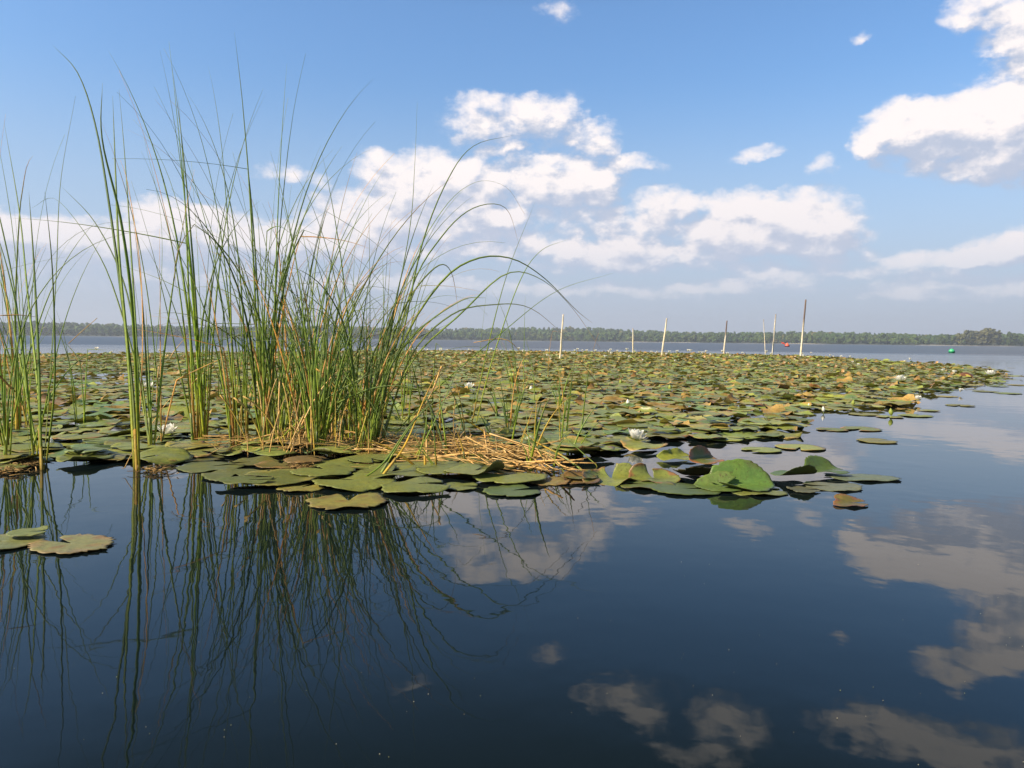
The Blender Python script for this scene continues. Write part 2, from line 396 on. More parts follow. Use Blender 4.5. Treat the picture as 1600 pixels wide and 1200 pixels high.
def pad_arrays(rad, rings=6, segs=36, rag=.02, ruffle=.03, bends=(), tint=(.08,.13,.03), edge=None, edge_w=.25, blot=0.0, rnd=0.0, notch=R(14), dome=0.0, asp=1.0, seed=0, thick=True, cup=0.0, rimv=1.0, zs=1.0):
    r_ = np.random.default_rng(seed)
    th = np.linspace(notch, 2*PI-notch, segs+1)
    ph = r_.uniform(0, 2*PI, 8); am = r_.normal(0, 1, 8)
    rim = 1+rimv*sum(am[i]*.012*np.cos((i+1)*th+ph[i]) for i in range(5)) + r_.normal(0, rag, segs+1)
    wave = sum(am[i]*np.cos((i+2)*th+ph[i])/(1+.3*i) for i in range(6))
    if thick:                          # bites and tears in the rim
        for _ in range(r_.integers(0, 4)):
            rim = rim*(1-r_.uniform(.04,.16)*np.exp(-((th-r_.uniform(.4,5.9))/r_.uniform(.04,.13))**2))
    P = []; U = []
    for q in range(1, rings+1):
        f = (q/rings)**.85
        # notch lips round off towards the rim
        lip = (1 - .10*np.exp(-((th-notch)/.16)**2) - .10*np.exp(-((2*PI-notch-th)/.16)**2)) if q > rings*.5 else 1.0
        rr = f*rim*lip
        tt = PI+(th-PI)*(1 if q > 1 else .96)
        P.append(np.stack([rr*np.cos(tt), rr*np.sin(tt)*asp, wave*ruffle*f**3 + dome*(1-f*f) + cup*f**4], 1))
        U.append(np.stack([f*np.cos(tt), f*np.sin(tt), np.full(segs+1, rnd)], 1))
    P = np.concatenate([[[0.02,0,dome]]]+P); U = np.concatenate([[[0,0,rnd]]]+U)
    for b in bends: P = bend(P, *b)
    f = np.hypot(U[:,0], U[:,1]); an = np.arctan2(U[:,1], U[:,0])
    tint = np.array(tint, float); T = np.tile(tint, (len(P), 1))
    if edge is not None:
        e = np.clip((f-(1-edge_w)+.12*np.sin(an*3+ph[0])+.1*np.sin(an*7+ph[1]))/max(edge_w,.05), 0, 1)[:,None]
        T = T*(1-e)+np.array(edge)*e
    if blot > 0:
        bl = np.clip(np.sin(P[:,0]*5+ph[2])*np.sin(P[:,1]*6+ph[3])+.35*np.sin(P[:,0]*13+ph[4])-(.9-blot), 0, .6)[:,None]/.6
        T = T*(1-bl*.8)+np.array((.22,.14,.05))*bl*.8
    P[:,2] *= zs
    P = P*rad
    Fc = []
    n = segs+1
    for j in range(segs): Fc.append((0, 1+j, 2+j))
    for q in range(rings-1):
        o = 1+q*n
        for j in range(segs): Fc.append((o+j, o+n+j, o+n+j+1, o+j+1))
    if thick:                          # second skin 1.5 mm below, closed along the rim
        nv = len(P)
        N = np.zeros_like(P)
        for fc in Fc:
            a, b, c = P[fc[0]], P[fc[1]], P[fc[2]]; nn = np.cross(b-a, c-a)
            for i_ in fc: N[i_] += nn
        N /= np.maximum(np.linalg.norm(N, axis=1), 1e-9)[:,None]
        P2 = P - N*.0010
        top = list(Fc); bot = [tuple(i+nv for i in reversed(fc)) for fc in top]
        o = 1+(rings-1)*n
        loop = [0]+[1+q*n for q in range(rings)]+[o+j for j in range(1, segs+1)]+[1+q*n+segs for q in range(rings-2, -1, -1)]
        side = [(loop[i], loop[i]+nv, loop[(i+1)%len(loop)]+nv, loop[(i+1)%len(loop)]) for i in range(len(loop))]
        P = np.concatenate([P, P2]); U = np.concatenate([U, U])
        T = np.concatenate([T, T*.55+np.array((.07,.045,.02))*.6]); Fc = top+bot+side
    return P, Fc, T, U
def rot_tilt(P, yaw, tilt, taz):
    M = np.array((Matrix.Rotation(taz, 3, 'Z') @ Matrix.Rotation(tilt, 3, 'Y') @ Matrix.Rotation(-taz, 3, 'Z') @ Matrix.Rotation(yaw, 3, 'Z')))
    return P @ M.T
PADS = []    # every pad made as an object: (x, y, radius) for spacing
def make_pad(x, y, z, rad, yaw, tilt=0, taz=0, label='', group=None, name='lily_pad', **kw):
    P, Fc, T, U = pad_arrays(rad, **kw)
    P = rot_tilt(P, yaw, tilt, taz)
    mb = MB(); mb.add(P, Fc, T, U)
    o = link(name, mb.mesh(name), M_PAD, loc=(x, y, z)); tag(o, label, 'lily pad', group)
    PADS.append((x, y, rad)); return o
def ppm(py, px=800):                     # pixels per metre on the water at this row
    return F/W(px, py).y
OLV = (.25,.24,.07); DKG = (.165,.200,.055); MDG = (.190,.225,.060); YLW=(.24,.25,.045); PALE=(.17,.20,.085); BRN=(.24,.15,.06)
HERO = [  # px, py, width px, yaw deg, tint, layer, extras, label
 (650,764,112,20,DKG,2,dict(dome=.05),'large dark green round pad at the open water edge below the straw heap'),
 (545,783,124,100,OLV,0,dict(rag=.05,edge=(.20,.17,.06),edge_w=.3,blot=.35),'ragged yellow olive pad floating lowest under the main reed clump'),
 (556,755,128,160,MDG,1,dict(dome=.04),'broad green pad directly above the ragged olive pad'),
 (612,742,118,75,DKG,2,{},'dark green pad tucked behind the large round edge pad'),
 (505,742,100,130,DKG,3,dict(dome=.04),'dark green pad left of a fallen straw blade'),
 (545,727,122,10,MDG,1,{},'green pad close under the foot of the main reed clump'),
 (640,724,132,200,MDG,1,{},'wide green pad along the front of the straw heap'),
 (700,738,104,320,DKG,3,{},'dark green pad right of centre of the near pad raft'),
 (742,744,100,60,MDG,4,dict(bends=((R(-90),.35,.5,1.0),)),'green pad with its front rim rolled up near the straw heap'),
 (720,722,96,250,DKG,1,{},'small dark green pad touching the straw heap'),
 (798,749,116,140,MDG,2,dict(dome=.03),'oval green pad at the right end of the near raft'),
 (801,767,92,30,(.10,.15,.05),0,dict(rag=.03),'pale green pad floating just off the near raft'),
 (852,750,84,80,(.24,.20,.07),0,dict(rag=.04,blot=.4,edge=BRN),'mustard brown decaying pad beside the tip of the straw heap'),
 (762,727,90,180,(.10,.14,.03),0,{},'green pad under a fallen green blade'),
 (432,750,136,175,(.12,.145,.035),2,dict(rag=.02,edge=OLV),'wide olive green pad at the waterline left of the near raft'),
 (385,757,90,10,(.12,.15,.045),3,dict(asp=.7),'narrow pale olive pad lying flat on the open water'),
 (368,743,100,290,(.12,.14,.04),1,{},'olive pad with a thin green blade lying over it'),
 (330,729,100,40,(.13,.155,.05),0,{},'flat olive pad at the left end of the near raft'),
 (300,716,92,90,(.12,.13,.045),0,dict(rag=.05,blot=.3),'mottled olive pad near the white lily at the left'),
 (470,762,70,60,OLV,-1,dict(rag=.06,blot=.4),'small worn olive pad half awash below the near raft'),
 (440,727,84,110,(.14,.13,.04),1,dict(edge=BRN,blot=.3),'brown edged olive pad below the reeds'),
 (395,722,80,200,(.13,.14,.04),0,{},'olive pad between two fallen straws'),
 (478,722,70,0,(.15,.11,.05),2,dict(dome=.12,edge=BRN),'small domed brownish pad at the reed foot'),
 (470,706,46,0,(.24,.17,.07),8,dict(dome=.35,blot=.2),'tan curled pad standing at the reed foot'),
 (720,760,60,0,DKG,-1,{},'small dark pad in the shade beside the large round pad'),
 (580,722,80,300,DKG,3,dict(bends=((R(60),.5,.5,.8),)),'dark pad with one side lifted behind the near raft'),
 (8,846,112,200,(.19,.22,.09),0,dict(edge=(.20,.20,.09),ruffle=.012),'greyish green pad cut by the left edge over open water'),
 (112,850,132,150,(.22,.23,.09),0,dict(asp=.8,ruffle=.012,rag=.06,edge=(.26,.20,.10),edge_w=.35,blot=.45),'torn pale olive pad alone on open water at the left'),
 (45,838,60,20,(.19,.23,.08),2,dict(bends=((R(20),.4,1.2,.3),)),'small greyish pad leaning on the cut off left pad'),
 (1240,748,70,20,(.085,.15,.035),3,dict(bends=((R(-90),.1,.5,.9),)),'green pad with yellow streak right of the big folded leaf'),
 (1300,760,92,170,(.16,.18,.11),0,dict(rag=.03,asp=.8),'greyish washed pad beneath the right tongue of pads'),
 (1345,746,118,175,(.14,.18,.11),0,dict(asp=.55,rag=.04),'pale submerged looking pad pointing right on the open water'),
 (1290,741,70,0,(.09,.15,.04),3,dict(bends=((R(120),.1,.4,.9),)),'bright green pad with upturned left rim at the right tongue'),
 (1255,765,50,0,(.12,.13,.08),-1,dict(rag=.05),'small grey pad under the right tongue'),
 (1180,765,100,0,DKG,-1,{},'dark flat pad underneath the big folded leaf'),
 (1010,757,90,170,(.11,.15,.035),0,dict(edge=(.15,.14,.04)),'green pad lying in front of the upturned tan tipped leaf'),
 (1070,764,110,10,(.09,.135,.035),0,{},'flat green pad in front of the dark shaded leaf'),
 (1140,752,60,10,(.10,.15,.04),1,{},'small green pad just left of the big folded leaf'),
 (905,748,60,90,(.12,.13,.035),2,dict(blot=.3),'short olive pad at the tip of the straw heap'),
]
SC = 1.0
for i, (px, py, wd, yaw, tint, lay, kw, lab) in enumerate(HERO):
    c = W(px, py, .004); rad = wd/ppm(py, px)/2*SC
    kw = dict(kw); kw.setdefault('ruffle', .022)
    make_pad(c.x, c.y, .006+.0055*max(lay,0), rad, R(yaw), tilt=R(random.uniform(-1.3,1.3)), taz=random.uniform(0,6), label=lab, group='near raft of lily pads', tint=tint, seed=100+i, rings=9, segs=60, **kw)
# standing and folded hero leaves along the right tongue
def folded(px, py, wd, yaw, label, tilt=0, taz=0, z=.01, name='folded_lily_leaf', **kw):
    c = W(px, py, 0); rad = wd/ppm(py, px)/2
    o = make_pad(c.x, c.y, z, rad, yaw, tilt, taz, label=label, group='folded leaves along the right tongue of pads', name=name, rings=12, segs=64, rimv=4.0, **{'rag':.02, **kw})
    return o
folded(1156,762,104,R(200),'biggest folded bright green leaf standing up on the open water', z=.012, tint=(.115,.215,.050), bends=((R(-110),-.1,.35,R(66)),(R(20),.45,.4,.5)), ruffle=.01, seed=1, notch=R(10), edge=(.11,.16,.05), edge_w=.1, zs=0.85)
folded(1125,764,76,R(20),'pale green side flap propped against the biggest folded leaf', z=.01, tint=(.12,.19,.05), bends=((R(60),.0,.3,R(70)),), ruffle=.01, seed=2, zs=0.7)
folded(955,750,100,R(90),'yellow green rolled leaf with a pointed tan tip', z=.008, tint=(.20,.24,.06), bends=((R(0),.0,.5,R(62)),(R(70),.3,.6,.5)), edge=(.28,.17,.08), edge_w=.15, ruffle=.07, seed=3, zs=0.6)
folded(908,752,60,R(60),'brown rotting end of leaf where the straw heap stops', z=.008, tint=(.17,.12,.05), bends=((R(40),-.1,.45,R(50)),), edge=(.10,.06,.04), blot=.6, ruffle=.06, seed=4, zs=0.6)
folded(1022,750,84,R(100),'olive upturned leaf with reddish rim beside the dark leaf', z=.008, tint=(.18,.22,.055), bends=((R(10),.0,.45,R(66)),(R(-60),.3,.5,.6)), edge=(.24,.13,.06), edge_w=.1, ruffle=.06, seed=5, zs=0.58)
folded(1086,746,80,R(120),'dark shaded leaf turned away from the sun', z=.010, tint=(.035,.055,.020), bends=((R(150),-.05,.45,R(58)),(R(40),.3,.4,.6)), rag=.05, ruffle=.06, seed=6, zs=0.6)  # near-black tint has the shade of the underside painted in
folded(1098,722,66,R(10),'small leaf with rusty orange upturned rim behind the big folded leaf', z=.012, tint=(.13,.16,.045), bends=((R(120),-.1,.3,R(85)),), edge=(.34,.14,.06), edge_w=.4, ruffle=.05, seed=7, zs=0.7)
folded(1058,718,60,R(10),'yellow green curled leaf left of the rusty orange one', z=.012, tint=(.24,.28,.05), bends=((R(100),.0,.4,R(70)),), ruffle=.06, seed=8, zs=0.6)
folded(1328,788,56,R(0),'broken brown tipped leaf drifting alone right of the pad tongue', z=.006, tint=(.13,.12,.04), bends=((R(95),-.1,.5,R(42)),), edge=(.22,.11,.07), edge_w=.35, blot=.3, ruffle=.05, seed=9, zs=0.5)
folded(178,712,92,R(80),'upright rippled green pad near the tall left reed', z=.008, tint=(.10,.15,.035), bends=((R(90),.1,.6,R(36)),), ruffle=.06, seed=10, zs=0.6)
folded(290,660,74,R(60),'bright yellow green lifted pad behind the left white lily', z=.02, tint=(.19,.24,.04), bends=((R(30),.1,.5,R(40)),), ruffle=.02, seed=11)
# reddish brown humped leaf on the far right tip of the field
c = W(1508,591); rr_ = 17/ppm(591,1508)
make_pad(c.x, c.y, .0, rr_, 0, tint=(.16,.075,.045), dome=.55, ruffle=.01, asp=.8, rings=8, segs=32, seed=12, notch=R(1), label='reddish brown humped leaf bulging from the water at the right tip of the field')
c = W(1500,594); make_pad(c.x, c.y-.1, .004, .2, 0, tint=(.22,.22,.04), rings=4, segs=24, asp=.5, seed=13, label='yellow strip of pad lying in front of the reddish brown hump')

FIELD = np.array([(-700,742),(0,733),(110,727),(205,729),(245,742),(292,714),(420,716),(900,716),(945,706),(1085,702),(1150,690),(1232,676),(1262,660),(1245,650),(1290,642),(1410,636),(1425,622),(1470,612),(1530,603),(1585,592),(1560,580),(1520,574),(1460,569),(1400,567),(1350,563),(1300,559),(1240,556.5),(1000,551.5),(700,548.5),(400,551),(200,553.5),(0,556),(-700,549)], float)
def in_poly(x, y, Pg):
    ins = np.zeros(len(x), bool); j = len(Pg)-1
    for i in range(len(Pg)):
        xi, yi = Pg[i]; xj, yj = Pg[j]
        cnd = ((yi > y) != (yj > y)) & (x < (xj-xi)*(y-yi)/(yj-yi+1e-12)+xi)
        ins ^= cnd; j = i
    return ins
pts = []
for (y0, y1, sp) in ((2.6, 8, .155), (8, 14, .165), (14, 24, .19), (24, 46, .22)):
    ny = int((y1-y0)/(sp*.87)); 
    for j in range(ny):
        yy = y0+j*sp*.87; hw = yy*1.15+.5
        xs = np.arange(-hw, yy*.75+.6, sp)+(sp/2 if j % 2 else 0)
        pts.append(np.stack([xs, np.full(len(xs), yy)], 1))
pts = np.concatenate(pts); pts += rng.normal(0, .045, pts.shape)
pxx, pyy, _ = project(np.c_[pts, np.zeros(len(pts))])
keep = in_poly(pxx + rng.normal(0, 5, len(pxx)), pyy + rng.normal(0, 1, len(pxx))*np.clip((pyy-535)*.012,.2,3), FIELD)
# open patches between the pads
hole = (((pxx-150)/95)**2+((pyy-590)/11)**2 < 1) & (rng.random(len(pxx)) < .72)
hole |= (((pxx-420)/60)**2+((pyy-585)/6)**2 < 1) & (rng.random(len(pxx)) < .6)
edge_thin = (pxx > 1120) & (pyy > 640) & (rng.random(len(pxx)) < .25)
hole |= (((pxx-1060)/60)**2+((pyy-697)/9)**2 < 1)
hole |= (pxx > 1400) & (rng.random(len(pxx)) < np.clip((pxx-1400)/300, .1, .5))
keep &= ~hole & ~edge_thin
# loose pads off the right edge
pts = pts[keep]; pxx = pxx[keep]; pyy = pyy[keep]
strays = [W(a_, b_)[:2] for a_, b_ in ((1345,671),(1370,690),(1250,700),(1190,704),(1300,672),(1560,604),(1590,602),(1500,634),(1450,642),(1540,612),(1480,620),(1350,648),(1390,652),(1575,615),(1580,575),(1600,588),(1430,650))]
pts = np.concatenate([pts, np.array(strays)]); STRAY = {tuple(np.round(np.array(q_),4)) for q_ in strays}
hp_ = np.array([(a_, b_) for a_, b_, _ in PADS]); hr_ = np.array([c_ for _, _, c_ in PADS])
dmin = np.min(np.hypot(pts[:,0,None]-hp_[:,0], pts[:,1,None]-hp_[:,1])-hr_[None]*.75, 1)
pts = pts[dmin > 0]
dist = np.hypot(pts[:,0], pts[:,1]); order = np.argsort(dist); pts = pts[order]; dist = dist[order]
pxx, pyy, _ = project(np.c_[pts, np.zeros(len(pts))])
KIND = {  # name -> label, tint chooser
 'green': 'flat green lily pad packed with others between the reeds and open water',
 'olive': 'yellowish olive lily pad among greener ones in the near lily field',
 'brown': 'withered brown lily pad among green ones in the near lily field',
 'raised': 'green lily pad lifted out of the water among flat pads in the near field',
 'curled': 'lily pad with a rolled up rim in the near lily field'}
def pick_kind(r, d):
    far = min(1, max(0, (d-5)/8))
    pb = .03+.06*far; po = .17+.08*far; pr = .09; pc = .14+.06*far
    if r < pb: return 'brown'
    if r < pb+po: return 'olive'
    if r < pb+po+pr: return 'raised'
    if r < pb+po+pr+pc: return 'curled'
    return 'green'
def kind_params(kd, rs):
    kw = dict(ruffle=rs.uniform(.015,.05), rag=rs.uniform(.008,.03), notch=R(rs.uniform(6,18)), dome=rs.uniform(0,.05))
    tilt = R(rs.uniform(0,4)); z = .004+.03*rs.random()
    kw['tint'] = np.array(GREENS[rs.integers(len(GREENS))])*rs.uniform(.85,1.35)
    if rs.random() < .42: kw.update(edge=BROWNS[rs.integers(4)], edge_w=rs.uniform(.05,.17))
    if kd == 'olive': kw['tint'] = np.array(OLIVES[rs.integers(4)])*rs.uniform(.75,1.1); kw['blot'] = rs.uniform(0,.5)
    if kd == 'brown': kw.update(tint=np.array(BROWNS[rs.integers(4)])*rs.uniform(.5,.8)+np.array(OLIVES[rs.integers(4)])*.3, blot=.45, edge=BROWNS[rs.integers(4)], edge_w=rs.uniform(.2,.6), ruffle=.09, rag=.06, bends=((rs.uniform(0,6.28), rs.uniform(.1,.7), rs.uniform(.2,.6), rs.uniform(.4,1.1)),))
    if kd == 'raised': tilt = R(rs.uniform(3,8)); z = .010+.015*rs.random(); kw['dome'] = rs.uniform(.0,.12); kw['bends'] = ((rs.uniform(0,6.28), .1, rs.uniform(1.2,2.5), 1.0),)
    if kd == 'curled': kw['bends'] = tuple((rs.uniform(0,6.28), rs.uniform(.6,.9), rs.uniform(.12,.35), rs.uniform(.5,1.3)) for _ in range(rs.integers(1,3))); z += .01
    return kw, tilt, z
vis = (pxx > -60) & (pxx < 1660)
def zone(px, py):
    if px < 140: return 'at the left edge reeds'
    if px < 290: return 'around the tallest left reed'
    if px < 430: return 'around the straight reeds left of the main clump'
    if px < 600: return 'behind the main reed clump'
    if px < 760: return 'just behind the straw heap'
    if px < 900: return 'between straw heap and crossing reeds'
    if px < 1050: return 'around the big white lily at the right'
    return 'beside the open water on the right'
AD = {'green':'flat green lily pad', 'olive':'yellowish olive lily pad', 'brown':'withered brown blotched lily pad', 'raised':'slightly lifted green lily pad', 'curled':'green lily pad with curled up rim'}
n_ind = 0; N_IND = 300-len(PADS)-len(strays); stuff_idx = []
for i in range(len(pts)):
    if (n_ind < N_IND or tuple(np.round(pts[i],4)) in STRAY) and vis[i]:
        rs = np.random.default_rng(5000+i); kd = pick_kind(rs.random(), dist[i]); kd = 'green' if (tuple(np.round(pts[i],4)) in STRAY and kd != 'olive') else kd; kw, tilt, z = kind_params(kd, rs)
        if tuple(np.round(pts[i],4)) in STRAY: tilt, z = .004, .006; kw.update(dome=0.0, ruffle=.008, bends=())
        make_pad(pts[i,0], pts[i,1], z, rs.uniform(.085,.142), rs.uniform(0,6.28), tilt, rs.uniform(0,6.28), label=AD[kd]+' '+zone(pxx[i], pyy[i]), group='lily pads: '+kd+' ones '+zone(pxx[i], pyy[i]), rings=6, segs=34, seed=900+i, **kw)
        n_ind += 1
    else: stuff_idx.append(i)
# all remaining pads: one mass
si = np.array(stuff_idx); sp_ = pts[si]; sdist = dist[si]
protos = []
for q in range(72):
    rs = np.random.default_rng(70+q); kd = pick_kind((q+.5)/72, 14); kw, tilt, z = kind_params(kd, rs)
    kw['ruffle'] = kw['ruffle']*1.3
    P, Fc, T, U = pad_arrays(1.0, rings=3, segs=16, seed=q, thick=False, **kw)
    tri = np.array([f for f in Fc if len(f) == 3]); quad = np.array([f for f in Fc if len(f) == 4])
    if kd in ('curled','brown'): z += .006
    protos.append((P, tri, quad, T, U, tilt, z, kd))
choice = rng.integers(0, 72, len(si))
VV=[];TF=[];QF=[];TT=[];UU=[]; off = 0
for q, (P, tri, quad, T, U, tilt, z, kd) in enumerate(protos):
    idx = np.where(choice == q)[0]; n = len(idx)
    if not n: continue
    yaw = rng.uniform(0, 2*PI, n); taz = rng.uniform(0, 2*PI, n)
    rad = rng.uniform(.085,.135,n)*(1+.3*np.clip((sdist[idx]-12)/20,0,1))
    P3 = P[None]*rad[:,None,None]
    def rz(A, a): c, s = np.cos(a)[:,None], np.sin(a)[:,None]; return np.stack([A[...,0]*c-A[...,1]*s, A[...,0]*s+A[...,1]*c, A[...,2]], -1)
    A = rz(P3, yaw); ct, st_ = math.cos(tilt), math.sin(tilt)
    A = np.stack([A[...,0]*ct+A[...,2]*st_, A[...,1], -A[...,0]*st_+A[...,2]*ct], -1); A = rz(A, taz)
    A[...,0] += sp_[idx,0][:,None]; A[...,1] += sp_[idx,1][:,None]; A[...,2] += z + rng.uniform(0,.012,n)[:,None]
    nv = len(P); o_ = (off+np.arange(n)*nv)[:,None,None]
    TF.append((tri[None]+o_).reshape(-1,3)); QF.append((quad[None]+o_).reshape(-1,4))
    VV.append(A.reshape(-1,3)); TT.append((T[None]*rng.uniform(.85,1.4,(n,1,1))*np.array([1,1,1])).reshape(-1,3)); UU.append(np.tile(U,(n,1)))
    off += n*nv
TF = np.concatenate(TF); QF = np.concatenate(QF)
me = fast_mesh('lily_pad_field', np.concatenate(VV), np.concatenate([TF.ravel(), QF.ravel()]), np.concatenate([np.full(len(TF),3), np.full(len(QF),4)]), np.concatenate(TT), np.concatenate(UU))
tag(link('lily_pad_field', me, M_PAD), 'dense carpet of green and brown lily pads reaching far out on the lake', 'lily pads', kind='stuff')
print('pads', len(PADS), 'stuff', len(si))

# ---------------------------------------------------------------- reeds
def catmull(P, n):
    P = np.asarray(P, float); Q = np.vstack([2*P[0]-P[1], P, 2*P[-1]-P[-2]]); m_ = len(P)-1
    out = []
    for t in np.linspace(0, m_-1e-6, n):
        i = int(t); f = t-i; p0, p1, p2, p3 = Q[i:i+4]
        out.append(.5*((2*p1)+(-p0+p2)*f+(2*p0-5*p1+4*p2-p3)*f*f+(-p0+3*p1-3*p2+p3)*f**3))
    return np.array(out)
LEAF_STYLES = {  # foot to tip; grey-green tops are paled further, glare painted into the colour
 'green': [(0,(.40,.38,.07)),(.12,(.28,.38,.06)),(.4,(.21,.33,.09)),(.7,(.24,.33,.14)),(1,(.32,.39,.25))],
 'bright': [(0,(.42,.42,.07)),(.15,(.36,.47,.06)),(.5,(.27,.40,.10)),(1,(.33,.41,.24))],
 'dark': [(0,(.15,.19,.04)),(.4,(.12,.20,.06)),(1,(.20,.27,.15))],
 'sheath': [(0,(.34,.17,.07)),(.1,(.42,.30,.09)),(.2,(.32,.41,.07)),(.5,(.22,.33,.09)),(1,(.30,.37,.22))],
 'tip': [(0,(.36,.39,.06)),(.3,(.23,.34,.08)),(.75,(.27,.33,.15)),(.85,(.48,.34,.15)),(1,(.58,.42,.25))],
 'tan': [(0,(.50,.31,.12)),(.3,(.68,.46,.19)),(1,(.70,.50,.24))],
 'gold': [(0,(.55,.38,.10)),(.5,(.62,.50,.10)),(1,(.58,.40,.14))],
}
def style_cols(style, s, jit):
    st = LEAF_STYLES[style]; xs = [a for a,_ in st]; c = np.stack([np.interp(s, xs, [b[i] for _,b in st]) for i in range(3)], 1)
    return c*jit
def blade(mb, Pc, width, style, twist=0.0, side0=None, seed=0, flat=.22, taper=True, jit=(.8,1.2)):
    rs = random.Random(seed); n = len(Pc); s = np.linspace(0, 1, n)
    T_ = np.gradient(Pc, axis=0); T_ /= np.maximum(np.linalg.norm(T_, axis=1), 1e-9)[:,None]
    if side0 is None: a = rs.uniform(-.9,.9); side0 = np.array([math.cos(a), math.sin(a), 0])
    Sd = np.array(side0, float); V = []
    wd = width*(np.minimum(1, ((1-s)/.65))**.75 if taper else np.ones(n)); wd = np.maximum(wd, width*.04)
    wd = wd*(1-.25*np.exp(-(s/.05)**2))
    for i in range(n):
        t = T_[i]; Sd = Sd-t*Sd.dot(t); Sd /= max(np.linalg.norm(Sd),1e-6)
        a = twist*s[i]; Nn = np.cross(t, Sd); s2 = Sd*math.cos(a)+Nn*math.sin(a); n2 = np.cross(t, s2)
        w2 = wd[i]/2; th = max(w2*flat, .0006)
        V += [Pc[i]-s2*w2+n2*th*.9, Pc[i]-n2*th, Pc[i]+s2*w2+n2*th*.9, Pc[i]+n2*th*.35]
    Fc = [(i*4+q, i*4+(q+1)%4, i*4+4+(q+1)%4, i*4+4+q) for i in range(n-1) for q in range(4)]
    Fc += [(3,2,1,0), tuple((n-1)*4+q for q in range(4))]
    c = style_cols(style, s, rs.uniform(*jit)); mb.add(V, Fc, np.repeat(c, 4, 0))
def grow(base, L, az_, th0, bendv, p=2.2, kink=None, wob=.0, n=22, seed=0):
    rs = random.Random(seed); P = [np.array(base, float)]; ds_ = L/(n-1); a = az_; extra = 0
    for i in range(n-1):
        s = (i+.5)/(n-1)
        if kink and s > kink[0]: extra = kink[1]
        th = th0+bendv*s**p+extra; a += rs.uniform(-wob, wob)
        P.append(P[-1]+ds_*np.array([math.cos(a)*math.sin(th), math.sin(a)*math.sin(th), math.cos(th)]))
    P = np.array(P); P[:,2] = np.maximum(P[:,2], .006) if P[0,2] >= 0 else P[:,2]
    return P
def plant(name, base, label, group, leaves):
    """leaves: list of (points, width, style, twist)"""
    t = empty(name, base); tag(t, label, 'reed', group); b = np.array(base)
    for (Pc, wd, st, tw) in leaves:
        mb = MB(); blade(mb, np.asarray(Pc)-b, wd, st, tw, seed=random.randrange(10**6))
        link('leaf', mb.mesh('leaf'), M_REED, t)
    # leaf bases wrapped into a short round stem at the waterline
    P0_ = np.asarray(leaves[0][0])-b; hs = max(.05, min(.16, P0_[:,2].max()*.16)); zz = np.maximum.accumulate(P0_[:,2]); Ps = []
    for q in range(7):
        z_ = -.02+(hs+.02)*q/6; Ps.append((np.interp(z_, zz, P0_[:,0]), np.interp(z_, zz, P0_[:,1]), z_))
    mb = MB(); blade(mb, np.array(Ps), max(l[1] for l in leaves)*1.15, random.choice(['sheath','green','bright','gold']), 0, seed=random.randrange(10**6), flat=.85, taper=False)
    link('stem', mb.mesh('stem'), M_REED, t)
    return t
def traced(pix, depth_d=0.0, y_off=0.0, n=26):
    """blade whose foot stands on the water at the first pixel and whose depth drifts by depth_d metres"""
    b = W(*pix[0]); out = []
    L = [0]+list(np.cumsum([math.hypot(pix[i+1][0]-pix[i][0], pix[i+1][1]-pix[i][1]) for i in range(len(pix)-1)])); tot = L[-1]
    for (x, y), l in zip(pix, L):
        f = l/tot; out.append(np.array(at_depth(x, y, b.y+y_off+depth_d*f)))
    P = catmull(out, n); P[:,2] = np.maximum(P[:,2], .004); P[0,2] = min(P[0,2], .0)-.02; return P

